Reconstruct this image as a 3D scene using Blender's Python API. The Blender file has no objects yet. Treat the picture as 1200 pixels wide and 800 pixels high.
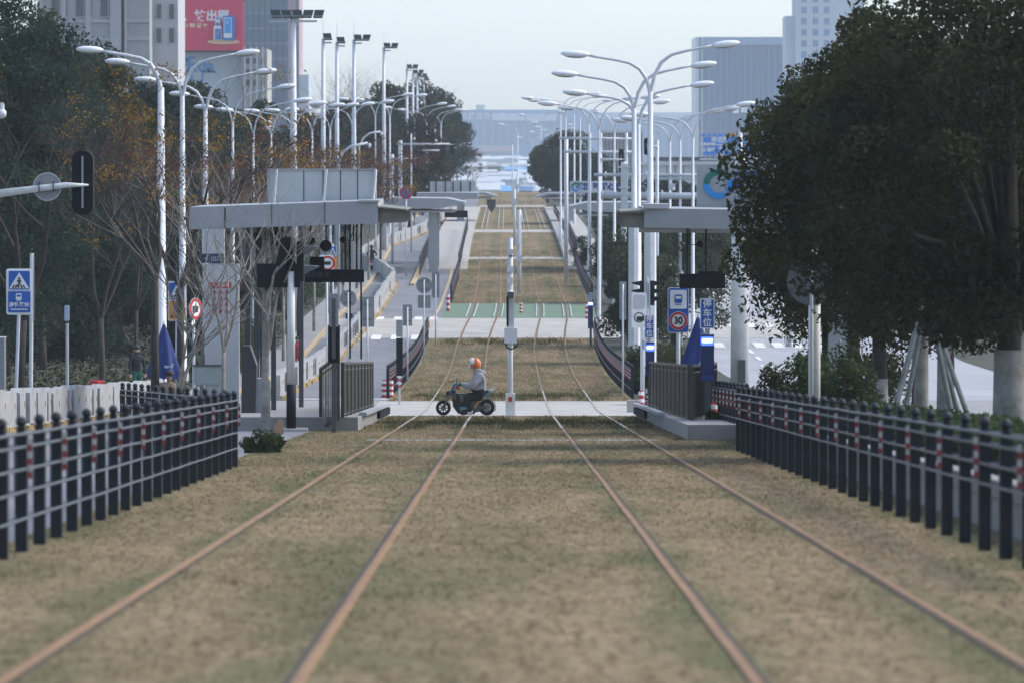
import bpy, bmesh, math, random
import numpy as np
from mathutils import Vector, Matrix
R = math.radians
S = bpy.context.scene
COL = S.collection
rnd = random.Random(7)
nr = np.random.default_rng(11)

# ---------------------------------------------------------------- camera / light
# 200 mm telephoto, eye 1.57 m above the track; horizon at photo row YH, the near street falls 3.5 %
F, XV, YH = 6667.0, 596.0, 185.0
cam_d = bpy.data.cameras.new('Camera'); cam = bpy.data.objects.new('Camera', cam_d); COL.objects.link(cam)
cam_d.sensor_width = 36.0; cam_d.lens = 36.0 * F / 1200.0
cam_d.clip_start = 1.0; cam_d.clip_end = 20000
cam.rotation_euler = (math.pi / 2 - math.atan((400.0 - YH) / F), 0, -math.atan(4.0 / F))
cam_d.dof.use_dof = True; cam_d.dof.focus_distance = 152.0; cam_d.dof.aperture_fstop = 4.2
S.camera = cam
W = bpy.data.worlds.new('World'); S.world = W; W.use_nodes = True
nt = W.node_tree; bg = nt.nodes['Background']
sky = nt.nodes.new('ShaderNodeTexSky'); sky.sky_type = 'NISHITA'; sky.sun_disc = False
SUN_EL, SUN_AZ = R(44), R(78)
sky.sun_elevation = SUN_EL; sky.sun_rotation = SUN_AZ
sky.air_density = 1.0; sky.dust_density = 1.6; sky.ozone_density = 2.0; sky.altitude = 0
hs = nt.nodes.new('ShaderNodeHueSaturation'); hs.inputs['Saturation'].default_value = .85; nt.links.new(sky.outputs[0], hs.inputs['Color']); nt.links.new(hs.outputs[0], bg.inputs[0]); bg.inputs[1].default_value = 0.11
sl = bpy.data.lights.new('sun', 'SUN'); sl.energy = 1.3; sl.angle = R(25); sl.color = (1, .965, .92)
so = bpy.data.objects.new('sun', sl); COL.objects.link(so)
d = Vector((math.sin(SUN_AZ) * math.cos(SUN_EL), math.cos(SUN_AZ) * math.cos(SUN_EL), math.sin(SUN_EL)))
so.rotation_euler = d.to_track_quat('Z', 'Y').to_euler()
S.view_settings.view_transform = 'Standard'; S.view_settings.look = 'None'
S.view_settings.exposure = 1.4; S.view_settings.gamma = 1.0
S.render.engine = 'CYCLES'
S.cycles.use_denoising = True
S.cycles.max_bounces = 5; S.cycles.diffuse_bounces = 2; S.cycles.glossy_bounces = 2
S.cycles.transparent_max_bounces = 6; S.cycles.volume_bounces = 3
HAZE = 0.00013

# ---------------------------------------------------------------- terrain profile
PROF = [(166, 482), (180, 471), (196, 460), (215, 448), (232, 437), (250, 424), (266, 407), (280, 388), (294, 371.5),
        (310, 360), (335, 344.5), (365, 328), (395, 308), (430, 288), (480, 270), (540, 255.5), (630, 241), (749, 225)]
_py = [0.0, 60.0, 120.0, 150.0] + [p[0] for p in PROF] + [790, 850, 1000, 1300, 1700, 2500, 4000, 9000]
_pz = [-1.57 - 0.0351 * y for y in _py[:4]] + [(YH - p[1]) * p[0] / F for p in PROF] + [-5.2, -6.8, -10.5, -11.0, -9.5, -7.5, -7.0, -7.0]
_py = np.array(_py, float); _pz = np.array(_pz)
_fy = np.arange(-60, 9000, 1.0); _fz = np.interp(_fy, _py, _pz)
_fz[:60] = -1.57 - 0.0351 * _fy[:60]
_k = np.hanning(15); _k /= _k.sum(); _sm = np.convolve(np.pad(_fz, 7, 'edge'), _k, 'valid'); _sm[:10] = _fz[:10]; _fz = _sm
def gz(Y): return float(np.interp(Y, _fy, _fz))
_cy = [0, 266, 282, 294, 312, 335, 379, 402, 430, 483, 538, 626, 749, 760]
_cx = [.086, .086, .3, .53, .63, .6, .57, .54, .5, .43, .4, .37, .18, .18]
_cf = np.interp(_fy, _cy, _cx); _cf = np.convolve(np.pad(_cf, 7, 'edge'), _k, 'valid')
def cx(Y): return float(np.interp(Y, _fy, _cf))
_row = YH - _fz * F / np.maximum(_fy, 1)
_m = (_fy > 20) & (_fy < 750)
_ry, _rY = _row[_m][::-1], _fy[_m][::-1]
def Yof(row): return float(np.interp(row, _ry, _rY))        # depth where the ground is seen in a photo row
def P(x, y, s): return Vector(((x - XV) / s, F / s, (YH - y) / s))
def G(x, s): Y = F / s; return Vector(((x - XV) / s, Y, gz(Y)))
def rowg(s): return YH - gz(F / s) * s

# ---------------------------------------------------------------- materials
def lin(c):
    if isinstance(c, str):
        c = c.lstrip('#'); c = [int(c[i:i + 2], 16) / 255 for i in (0, 2, 4)]
        c = [v / 12.92 if v <= .04045 else ((v + .055) / 1.055) ** 2.4 for v in c]
    return (c[0], c[1], c[2], 1)
MATS = {}
def mat(name, c, rough=.6, metal=0.0, c2=None, scale=3.0, detail=6, bump=0.0, bscale=None, emit=0, c3=None, stretch=None, spec=.5, contrast=.28):
    if name in MATS: return MATS[name]
    m = bpy.data.materials.new(name); m.use_nodes = True; n = m.node_tree.nodes; l = m.node_tree.links
    b = n['Principled BSDF']; b.inputs['Base Color'].default_value = lin(c); b.inputs['Roughness'].default_value = rough
    b.inputs['Metallic'].default_value = metal; b.inputs['Specular IOR Level'].default_value = spec
    if emit:
        b.inputs['Emission Color'].default_value = lin(c); b.inputs['Emission Strength'].default_value = emit
    if c2 is None and not emit:
        l0 = lin(c); c2 = tuple(v * .8 for v in l0[:3]); detail = 4; c = l0[:3]
    if c2 is not None:
        tc = n.new('ShaderNodeTexCoord'); mp = n.new('ShaderNodeMapping'); l.new(tc.outputs['Object'], mp.inputs[0])
        if stretch: mp.inputs['Scale'].default_value = stretch
        no = n.new('ShaderNodeTexNoise'); no.inputs['Scale'].default_value = scale; no.inputs['Detail'].default_value = detail
        no.inputs['Roughness'].default_value = .65
        l.new(mp.outputs[0], no.inputs['Vector'])
        cr = n.new('ShaderNodeValToRGB'); l.new(no.outputs[0], cr.inputs[0])
        cr.color_ramp.elements[0].position = .5 - contrast / 1.6; cr.color_ramp.elements[1].position = .5 + contrast / 1.6
        cr.color_ramp.elements[0].color = lin(c2); cr.color_ramp.elements[1].color = lin(c)
        if c3 is not None:
            e = cr.color_ramp.elements.new(.5 + contrast / 1.2); e.color = lin(c3)
        l.new(cr.outputs[0], b.inputs['Base Color'])
        if bump:
            n2 = n.new('ShaderNodeTexNoise'); n2.inputs['Scale'].default_value = bscale or scale * 6; n2.inputs['Detail'].default_value = 5
            l.new(mp.outputs[0], n2.inputs['Vector'])
            bp = n.new('ShaderNodeBump'); bp.inputs['Strength'].default_value = bump; bp.inputs['Distance'].default_value = .05
            l.new(n2.outputs[0], bp.inputs['Height']); l.new(bp.outputs[0], b.inputs['Normal'])
    MATS[name] = m; return m

def grass_mat(name):
    """track grass: straw tan with green patches, driven by broad noise"""
    m = bpy.data.materials.new(name); m.use_nodes = True; n = m.node_tree.nodes; l = m.node_tree.links
    b = n['Principled BSDF']; b.inputs['Roughness'].default_value = .95; b.inputs['Specular IOR Level'].default_value = .1
    g = n.new('ShaderNodeNewGeometry')
    def noise(sc, det, st):
        mp = n.new('ShaderNodeMapping'); mp.inputs['Scale'].default_value = st; l.new(g.outputs['Position'], mp.inputs[0])
        t = n.new('ShaderNodeTexNoise'); t.inputs['Scale'].default_value = sc; t.inputs['Detail'].default_value = det
        t.inputs['Roughness'].default_value = .62; l.new(mp.outputs[0], t.inputs['Vector']); return t.outputs[0]
    def ramp(src, a, bb, ca, cb):
        r = n.new('ShaderNodeValToRGB'); l.new(src, r.inputs[0]); r.color_ramp.elements[0].position = a; r.color_ramp.elements[1].position = bb
        r.color_ramp.elements[0].color = lin(ca); r.color_ramp.elements[1].color = lin(cb); return r.outputs[0]
    straw = ramp(noise(11, 9, (1, .45, 1)), .34, .66, (.120, .088, .052), (.325, .25, .150))
    olive = ramp(noise(11, 9, (1, .45, 1)), .34, .66, (.070, .062, .032), (.165, .142, .074))
    mx = n.new('ShaderNodeMixRGB'); l.new(ramp(noise(.42, 7, (1.3, .20, 1)), .44, .66, (0, 0, 0), (.85, .85, .85)), mx.inputs[0]); l.new(straw, mx.inputs[1]); l.new(olive, mx.inputs[2])
    green = ramp(noise(9, 6, (1, .5, 1)), .3, .7, (.062, .066, .030), (.135, .145, .068))
    # rail-side strips stay greener: distance across the track from a noise-warped coordinate
    sx = n.new('ShaderNodeSeparateXYZ'); l.new(g.outputs['Position'], sx.inputs[0])
    ab = n.new('ShaderNodeMath'); ab.operation = 'ABSOLUTE'; l.new(sx.outputs[0], ab.inputs[0])
    pg = n.new('ShaderNodeMath'); pg.operation = 'PINGPONG'; pg.inputs[1].default_value = .72; 
    sb = n.new('ShaderNodeMath'); sb.operation = 'SUBTRACT'; sb.inputs[1].default_value = 1.12; l.new(ab.outputs[0], sb.inputs[0]); l.new(sb.outputs[0], pg.inputs[0])
    near = n.new('ShaderNodeMapRange'); near.inputs[1].default_value = .45; near.inputs[2].default_value = 0; near.inputs[3].default_value = 0; near.inputs[4].default_value = .15; l.new(pg.outputs[0], near.inputs[0])
    ad = n.new('ShaderNodeMath'); l.new(noise(.8, 7, (1, .16, 1)), ad.inputs[0]); l.new(near.outputs[0], ad.inputs[1])
    fac = ramp(ad.outputs[0], .53, .74, (0, 0, 0), (.85, .85, .85))
    m2 = n.new('ShaderNodeMixRGB'); l.new(fac, m2.inputs[0]); l.new(mx.outputs[0], m2.inputs[1]); l.new(green, m2.inputs[2])
    l.new(m2.outputs[0], b.inputs['Base Color'])
    bp = n.new('ShaderNodeBump'); bp.inputs['Strength'].default_value = .4; bp.inputs['Distance'].default_value = .05
    l.new(noise(22, 6, (1, 1, 1)), bp.inputs['Height']); l.new(bp.outputs[0], b.inputs['Normal'])
    MATS[name] = m; return m
def leafy(m, k):
    """thin leaves and blades let light through: mix in a translucent lobe of the same colour"""
    n = m.node_tree.nodes; l = m.node_tree.links; b = n['Principled BSDF']; src = b.inputs['Base Color'].links[0].from_socket
    tr = n.new('ShaderNodeBsdfTranslucent'); l.new(src, tr.inputs[0]); mx = n.new('ShaderNodeMixShader'); mx.inputs[0].default_value = k
    l.new(b.outputs[0], mx.inputs[1]); l.new(tr.outputs[0], mx.inputs[2]); l.new(mx.outputs[0], n['Material Output'].inputs[0]); return m
GRASS = grass_mat('track_grass'); BLADE = leafy(grass_mat('grass_blade'), .5)
ASPH = mat('asphalt', (.19, .195, .215), .9, c2=(.125, .13, .147), scale=.5, detail=9, c3=(.24, .245, .26), bump=.15, bscale=30, stretch=(1, .3, 1))
ASPHR = mat('asphalt_pale', (.33, .335, .36), .85, c2=(.27, .275, .295), scale=.4, detail=9, c3=(.36, .36, .38), stretch=(1, .3, 1))
PAVE = mat('paving', (.27, .265, .26), .85, c2=(.19, .187, .185), scale=1.2, detail=9, c3=(.33, .32, .31), bump=.2)
CONC = mat('concrete', (.42, .40, .37), .85, c2=(.29, .275, .25), scale=1.0, detail=9, c3=(.5, .48, .44), bump=.2)
SOIL = mat('soil_verge', (.045, .044, .026), .95, c2=(.022, .026, .014), scale=.8, detail=8, bump=.5)
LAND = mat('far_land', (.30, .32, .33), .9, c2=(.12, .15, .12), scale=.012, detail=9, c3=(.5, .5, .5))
GREENP = mat('green_paint', (.125, .195, .12), .85, c2=(.085, .14, .085), scale=1.2, detail=9, c3=(.16, .20, .14))
PAINT = mat('road_paint', (.78, .78, .77), .7, c2=(.5, .5, .5), scale=2.5, detail=8)
YEL = mat('kerb_yellow', (.50, .37, .19), .7, c2=(.36, .29, .17), scale=4)
RUST = mat('rusty_rail', (.27, .155, .060), .7, .2, c2=(.19, .09, .035), scale=2.2, detail=9, c3=(.42, .29, .155), stretch=(1, .35, 1), contrast=.34)
SHINE = mat('worn_rail', (.44, .34, .26), .4, .55, c2=(.36, .26, .19), scale=2.5, stretch=(1, .3, 1))
GAP = mat('rail_gap', (.055, .042, .028), .95)
WHITE = mat('white_metal', (.58, .60, .63), .45, c2=(.47, .49, .52), scale=2.2)
WHITEW = mat('white_worn', (.70, .70, .69), .6, c2=(.50, .49, .47), scale=1.5, detail=9)
GREY = mat('grey_panel', (.33, .345, .36), .5, c2=(.27, .285, .30), scale=1.2, detail=8)
GREYL = mat('light_panel', (.50, .51, .52), .5, c2=(.42, .43, .44), scale=.9, detail=8)
GREYD = mat('dark_grey', (.075, .075, .08), .5, c2=(.05, .05, .055), scale=3)
LOUV = mat('louvre', (.22, .205, .175), .6, c2=(.13, .12, .10), scale=3)
SIGNB = mat('sign_back', (.26, .275, .29), .4, .3, c2=(.20, .21, .22), scale=4)
NAVY = mat('fence_navy', (.008, .011, .018), .5, c2=(.020, .023, .030), scale=5, detail=9, spec=.3)
RAILM = mat('fence_rail', (.035, .042, .055), .45, .0, c2=(.055, .062, .075), scale=8)
BLACK = mat('black_plastic', (.006, .008, .012), .6, c2=(.010, .012, .016), scale=6, spec=.2)
BRONZE = mat('bronze_railing', (.040, .035, .030), .45, .3, c2=(.065, .058, .048), scale=4)
REDR = mat('reflect_red', (.26, .02, .025), .6); WHR = mat('reflect_white', (.42, .41, .40), .6)
BLUE = mat('sign_blue', (.012, .10, .42), .45); BLUE2 = mat('sign_sky_blue', (.06, .26, .72), .5)
NAVYB = mat('cabinet_blue', (.012, .025, .11), .4); ORANGE = mat('sign_orange', (.66, .25, .02), .5)
SRED = mat('sign_red', (.48, .018, .025), .5); SWHITE = mat('sign_white', (.80, .80, .80), .5); SBLACK = mat('sign_black', (.012, .012, .014), .5)
UMB = mat('parasol_blue', (.022, .045, .20), .8, c2=(.012, .025, .12), scale=6)
TEAL = mat('ring_green', (.0, .16, .115), .5); CYAN = mat('ring_blue', (.02, .26, .66), .5); INK = mat('letter_ink', (.02, .03, .20), .5)
BARK = mat('bark_dark', (.055, .045, .038), .9, c2=(.028, .023, .02), scale=6, bump=.5)
BARKP = mat('bark_pale', (.30, .275, .24), .9, c2=(.13, .115, .10), scale=5, c3=(.42, .40, .36), bump=.4)
LIME = mat('limewash', (.34, .33, .31), .9, c2=(.15, .14, .125), scale=3, detail=9)
LAMPW = mat('lamp_white', (.76, .78, .81), .35)
TYRE = mat('tyre', (.010, .010, .011), .8); RIM = mat('rim', (.20, .2, .21), .4, .7)
PLASTW = mat('barrier_white', (.38, .38, .39), .6, c2=(.23, .225, .215), scale=1.6, detail=9)

# ---------------------------------------------------------------- mesh builder
WL = {}
class MB:
    def __init__(s): s.v = []; s.f = []; s.m = []
    def add(s, vs, fs, m=0):
        o = len(s.v); s.v += [tuple(v) for v in vs]; s.f += [tuple(i + o for i in f) for f in fs]; s.m += [m] * len(fs); return s
    def box(s, x0, x1, y0, y1, z0, z1, m=0):
        return s.add([(x0, y0, z0), (x1, y0, z0), (x1, y1, z0), (x0, y1, z0), (x0, y0, z1), (x1, y0, z1), (x1, y1, z1), (x0, y1, z1)],
                     [(0, 3, 2, 1), (4, 5, 6, 7), (0, 1, 5, 4), (1, 2, 6, 5), (2, 3, 7, 6), (3, 0, 4, 7)], m)
    def beam(s, a, b, w, h, m=0, up=Vector((0, 0, 1))):
        a = Vector(a); b = Vector(b); d = (b - a).normalized(); side = d.cross(up)
        if side.length < 1e-4: side = Vector((1, 0, 0))
        side.normalize(); u = side.cross(d).normalized(); vs = []
        for p in (a, b):
            for i, j in ((-1, -1), (1, -1), (1, 1), (-1, 1)): vs.append(p + side * (w / 2 * i) + u * (h / 2 * j))
        return s.add(vs, [(3, 2, 1, 0), (4, 5, 6, 7), (0, 1, 5, 4), (1, 2, 6, 5), (2, 3, 7, 6), (3, 0, 4, 7)], m)
    def tube(s, pts, rad, n=8, m=0, cap=True):
        pts = [Vector(p) for p in pts]; k = len(pts)
        if not hasattr(rad, '__len__'): rad = [rad] * k
        vs = []; fs = []; side = None
        for i, p in enumerate(pts):
            t = (pts[min(i + 1, k - 1)] - pts[max(i - 1, 0)]).normalized()
            if side is None:
                side = t.cross(Vector((0, 0, 1)) if abs(t.z) < .9 else Vector((1, 0, 0))).normalized()
            side = (side - t * side.dot(t)).normalized(); w = t.cross(side)
            for q in range(n):
                a = 2 * math.pi * q / n; vs.append(p + (side * math.cos(a) + w * math.sin(a)) * rad[i])
        for i in range(k - 1):
            for q in range(n): fs.append((i * n + q, i * n + (q + 1) % n, (i + 1) * n + (q + 1) % n, (i + 1) * n + q))
        if cap: fs.append(tuple(range(n - 1, -1, -1))); fs.append(tuple((k - 1) * n + q for q in range(n)))
        return s.add(vs, fs, m)
    def cyl(s, x, y, z0, z1, r, n=12, m=0, r2=None): return s.tube([(x, y, z0), (x, y, z1)], [r, r if r2 is None else r2], n, m)
    def disc(s, c, r, n=24, th=.03, m=0, ax=(0, 1, 0)):
        c = Vector(c); a = Vector(ax) * th / 2; return s.tube([c - a, c + a], r, n, m)
    def ell(s, c, r, nu=12, nv=8, m=0):
        vs = []; fs = []
        for j in range(nv + 1):
            th = math.pi * j / nv
            for i in range(nu):
                a = 2 * math.pi * i / nu; vs.append((c[0] + r[0] * math.sin(th) * math.cos(a), c[1] + r[1] * math.sin(th) * math.sin(a), c[2] + r[2] * math.cos(th)))
        for j in range(nv):
            for i in range(nu): fs.append((j * nu + i, (j + 1) * nu + i, (j + 1) * nu + (i + 1) % nu, j * nu + (i + 1) % nu))
        return s.add(vs, fs, m)
    def prism(s, pts, y0, y1, m=0):
        """outline in x,z extruded along y"""
        n = len(pts); vs = [(p[0], y0, p[1]) for p in pts] + [(p[0], y1, p[1]) for p in pts]
        fs = [tuple(range(n)), tuple(range(2 * n - 1, n - 1, -1))] + [(i, (i + 1) % n + 0, (i + 1) % n + n, i + n)[::-1] for i in range(n)]
        return s.add(vs, fs, m)
    def rrect(s, x0, x1, z0, z1, r, y0, y1, m=0):
        pts = []
        for cx_, cz_, a0 in ((x1 - r, z1 - r, 0), (x0 + r, z1 - r, 90), (x0 + r, z0 + r, 180), (x1 - r, z0 + r, 270)):
            for k in range(5): a = R(a0 + k * 22.5); pts.append((cx_ + r * math.cos(a), cz_ + r * math.sin(a)))
        return s.prism(pts, y0, y1, m)
    def ring(s, c, r0, r1, th, a0=0, a1=360, n=40, m=0):
        vs = []; fs = []
        k = n + 1
        for i in range(k):
            a = R(a0 + (a1 - a0) * i / n); w = (math.sin(math.pi * i / n) if a1 - a0 < 359 else 1)
            ra, rb = r0, r1
            for y in (-th / 2, th / 2):
                for r in (ra, rb): vs.append((c[0] + r * math.cos(a), c[1] + y, c[2] + r * math.sin(a)))
        for i in range(n):
            b0 = i * 4; b1 = b0 + 4
            for p, q in ((0, 1), (1, 3), (3, 2), (2, 0)): fs.append((b0 + p, b0 + q, b1 + q, b1 + p))
        fs += [(0, 2, 3, 1), (n * 4, n * 4 + 1, n * 4 + 3, n * 4 + 2)]
        return s.add(vs, fs, m)
    def build(s, name, mats, parent=None, loc=None, smooth=False):
        if parent is not None: o0 = WL[parent]
        elif loc is not None: o0 = Vector(loc)
        else: o0 = Vector((0, 0, 0))
        me = bpy.data.meshes.new(name); a = np.array(s.v, float) - np.array(o0)
        me.from_pydata(a.tolist(), [], s.f)
        if not isinstance(mats, (list, tuple)): mats = [mats]
        for m in mats: me.materials.append(m)
        if len(mats) > 1: me.polygons.foreach_set('material_index', s.m)
        if smooth: me.polygons.foreach_set('use_smooth', [True] * len(s.f))
        o = bpy.data.objects.new(name, me); COL.objects.link(o)
        if parent is not None: o.parent = parent; WL[o] = WL[parent]
        else: o.location = o0; WL[o] = o0
        return o
def tag(o, label=None, cat=None, group=None, kind=None):
    if label: o['label'] = label
    if cat: o['category'] = cat
    if group: o['group'] = group
    if kind: o['kind'] = kind
    return o
def thing(name, loc, label, cat, group=None):
    o = bpy.data.objects.new(name, None); COL.objects.link(o); o.location = loc; o.empty_display_size = .3; WL[o] = Vector(loc)
    return tag(o, label, cat, group)
def children(o, table=None): return CH.get(o.name, []) if table else [c for c in o.children]
def dup(root, loc, label=None, group=None, rz=None, scale=None, kids=None):
    r = root.copy(); COL.objects.link(r); r.location = loc; WL[r] = Vector(loc)
    if rz is not None: r.rotation_euler = (0, 0, rz)
    if scale is not None: r.scale = (scale,) * 3 if not hasattr(scale, '__len__') else scale
    if label: r['label'] = label
    if group: r['group'] = group
    for ch in (kids if kids is not None else list(root.children)):
        c = ch.copy(); COL.objects.link(c); c.parent = r
        for g_ in list(ch.children): q = g_.copy(); COL.objects.link(q); q.parent = c
    return r
def struct(mb, name, m): return tag(mb.build(name, m), kind='structure')
def text(s_, size, c, m, parent, name='lettering', ax='CENTER', y=-.001, bold=.0, sx=1.0, flip=False):
    cu = bpy.data.curves.new('t', 'FONT'); cu.body = s_; cu.size = size; cu.align_x = ax; cu.align_y = 'CENTER'; cu.extrude = .004; cu.resolution_u = 3; cu.offset = bold
    to = bpy.data.objects.new('t', cu); COL.objects.link(to)
    me = bpy.data.meshes.new_from_object(to); bpy.data.objects.remove(to)
    k = len(me.vertices); a = np.zeros(k * 3); me.vertices.foreach_get('co', a); a = a.reshape(-1, 3)
    w0 = np.array(WL[parent]); b = np.stack([a[:, 0] * sx + c[0], -a[:, 2] + c[1] + y, a[:, 1] + c[2]], 1) - w0
    me.vertices.foreach_set('co', b.ravel()); me.materials.clear(); me.materials.append(m); me.name = name
    o = bpy.data.objects.new(name, me); COL.objects.link(o); o.parent = parent; WL[o] = WL[parent]; return o
ORD = ['nearest', 'second', 'third', 'fourth', 'fifth', 'sixth', 'seventh', 'eighth', 'ninth', 'tenth', 'eleventh', 'twelfth', 'thirteenth', 'fourteenth', 'fifteenth', 'sixteenth', 'seventeenth', 'eighteenth', 'nineteenth', 'twentieth'] + ['%dth' % i for i in range(21, 60)]

# ---------------------------------------------------------------- setting
def ys(a, b, st): 
    k = max(1, int(math.ceil((b - a) / st))); return [a + (b - a) * i / k for i in range(k + 1)]
def strip(name, x0, x1, Ya, Yb, dz, m, st=2.5, nx=1, kind='structure', follow=True, thick=0):
    mb = MB(); vs = []; fs = []; L = ys(Ya, Yb, st)
    f0 = x0 if callable(x0) else (lambda Y: x0); f1 = x1 if callable(x1) else (lambda Y: x1)
    for Y in L:
        c = cx(Y) - .086 if follow else 0
        for i in range(nx + 1):
            t = i / nx; vs.append((f0(Y) * (1 - t) + f1(Y) * t + c, Y, gz(Y) + dz))
    for j in range(len(L) - 1):
        for i in range(nx): a = j * (nx + 1) + i; fs.append((a, a + 1, a + nx + 2, a + nx + 1))
    mb.add(vs, fs)
    if thick:
        k = len(L)
        for f, sgn in ((f0, 1), (f1, -1)):
            v2 = []; q2 = []
            for Y in L:
                c = cx(Y) - .086 if follow else 0
                v2 += [(f(Y) + c, Y, gz(Y) + dz), (f(Y) + c, Y, gz(Y) + dz - thick)]
            for j in range(k - 1): q2.append((2 * j, 2 * j + 1, 2 * j + 3, 2 * j + 2))
            mb.add(v2, q2)
        for Y in (Ya, Yb):
            c = cx(Y) - .086 if follow else 0
            mb.add([(f0(Y) + c, Y, gz(Y) + dz), (f1(Y) + c, Y, gz(Y) + dz), (f1(Y) + c, Y, gz(Y) + dz - thick), (f0(Y) + c, Y, gz(Y) + dz - thick)], [(0, 1, 2, 3)])
    return tag(mb.build(name, m), kind=kind)

mb = MB(); L = list(np.arange(-50, 800, 5.0)) + list(np.arange(800, 3000, 40.0)) + list(np.arange(3000, 8999, 400.0)); XS = [-3000, -600, -120, -40, -17, 0, 17, 40, 120, 600, 3000]
mb.add([(x, Y, gz(Y) - .05) for Y in L for x in XS], [(j * 11 + i, j * 11 + i + 1, (j + 1) * 11 + i + 1, (j + 1) * 11 + i) for j in range(len(L) - 1) for i in range(10)])
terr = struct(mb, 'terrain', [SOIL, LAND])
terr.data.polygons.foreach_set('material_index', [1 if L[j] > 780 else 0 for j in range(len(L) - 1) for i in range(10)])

CR0, CR1 = 153.0, 181.0            # first level crossing (depths)
C20, C21 = Yof(396), Yof(373)      # second crossing
G21 = Yof(356)                     # end of the green paint
strip('road_left', -9.3, -3.75, 183, 760, .0, ASPH)
strip('road_left_near', -17.0, -4.1, 5, 183, .0, ASPH)
strip('road_right', 8.7, 20, 5, 760, .0, ASPHR)
strip('road_right_hill', 4.6, 8.7, 183, C20 - 14, -.004, SOIL)
strip('sidewalk', -10.9, -9.3, 183, 760, .12, PAVE, thick=.2)
strip('bank', -40, -10.9, 183, 760, .09, SOIL, st=6)
strip('bank_near', -60, -17, 5, 183, .05, SOIL, st=6, follow=False)
strip('kerb_yellow', -9.3, -9.14, 184, 700, .13, YEL, thick=.15)
strip('crossing', -17, 30, 152.5, 183, .004, PAVE, follow=False)
strip('crossing_slab', -4.1, 4.3, CR0, CR1, .012, CONC)
# track bed in grass, broken by crossings
strip('grass_verge', -4.25, 4.4, 5, CR0, .006, GRASS, nx=10)
strip('grass_hill', -3.9, 4.0, CR1, C20, .006, GRASS, nx=8)
strip('grass_upper', -3.75, 4.0, G21, 760, .006, GRASS, nx=8)
strip('crossing_upper', -17, 20, C20, C21, .008, CONC, follow=False)
strip('green_crossing', -3.9, 4.1, C21, G21, .01, GREENP)
for k, (r0, r1) in enumerate(((516.4, 515), (304, 301.5), (272.5, 269.5), (242.6, 241))):
    strip('concrete_edge', -2.7 if k == 0 else -3.5, 2.9 if k == 0 else 3.7, Yof(r0), Yof(r1), .02 if k else .010, CONC if k else PAVE, thick=.02)

# grass blades: one countless mass
def blades(name, Ya, Yb, x0, x1, n, h, w, skip=(), m=None, label='short dry straw coloured grass with green patches between the tram rails'):
    Y = Ya + (Yb - Ya) * nr.random(n) ** 1.0; X = x0 + (x1 - x0) * nr.random(n)
    keep = np.ones(n, bool)
    for rx in (-2.535, -1.10, 1.10, 2.535): keep &= np.abs(X - .086 - rx) > .05
    for (a, b) in skip: keep &= ~((Y > a) & (Y < b))
    tuft = np.sin(X * 3.1 + np.sin(Y * 1.3) * 2) * np.sin(Y * .9 + X) * .5 + .5
    keep &= nr.random(n) < (.35 + .65 * tuft)
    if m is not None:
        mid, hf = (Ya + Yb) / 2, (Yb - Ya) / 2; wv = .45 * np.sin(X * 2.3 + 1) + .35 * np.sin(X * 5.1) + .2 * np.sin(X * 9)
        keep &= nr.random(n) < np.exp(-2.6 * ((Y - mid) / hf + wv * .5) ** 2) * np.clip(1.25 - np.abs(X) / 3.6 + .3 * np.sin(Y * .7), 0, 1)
    X = X[keep]; Y = Y[keep]; k = len(X); X = X + np.interp(Y, _fy, _cf) - .086; Z = np.interp(Y, _fy, _fz)
    a = nr.random(k) * 6.283; hh = h * (.4 + .9 * nr.random(k) ** 2); fl = 1.3 if m is not None else 4.5; lx = (nr.random(k) - .5) * hh * fl; ly = (nr.random(k) - .5) * hh * fl
    ca, sa = np.cos(a) * w / 2, np.sin(a) * w / 2
    v = np.empty((k, 3, 3)); v[:, 0] = np.stack([X - ca, Y - sa, Z], 1); v[:, 1] = np.stack([X + ca, Y + sa, Z], 1); v[:, 2] = np.stack([X + lx, Y + ly, Z + hh], 1)
    me = bpy.data.meshes.new(name); me.vertices.add(k * 3); me.vertices.foreach_set('co', v.ravel())
    me.loops.add(k * 3); me.loops.foreach_set('vertex_index', np.arange(k * 3)); me.polygons.add(k)
    me.polygons.foreach_set('loop_start', np.arange(0, k * 3, 3)); me.update(calc_edges=True); me.materials.append(m or BLADE)
    o = bpy.data.objects.new(name, me); COL.objects.link(o); return tag(o, label, 'grass', kind='stuff')
blades('dry_grass', 22, 70, -4.2, 4.3, 90000, .03, .02)
blades('dry_grass_middle', 70, CR0, -4.2, 4.3, 110000, .04, .018)
blades('dry_grass_hill', CR1, 420, -3.8, 3.9, 120000, .07, .03, [(C20, G21)])

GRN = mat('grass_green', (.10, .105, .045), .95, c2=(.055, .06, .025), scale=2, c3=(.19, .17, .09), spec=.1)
blades('mound_shade_grass', 122, 151.5, -3.3, 3.4, 34000, .09, .02, m=GRN, label='longer dark green grass standing in for mound shade before the level crossing')  # dark green blades stand in for the shadow on the low grass mound
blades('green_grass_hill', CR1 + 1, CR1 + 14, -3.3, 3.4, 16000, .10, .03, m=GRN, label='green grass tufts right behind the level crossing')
blades('green_grass_upper', C20 - 9, C20, -3.3, 3.4, 16000, .10, .03, m=GRN, label='green grass strip below the second crossing')

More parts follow.
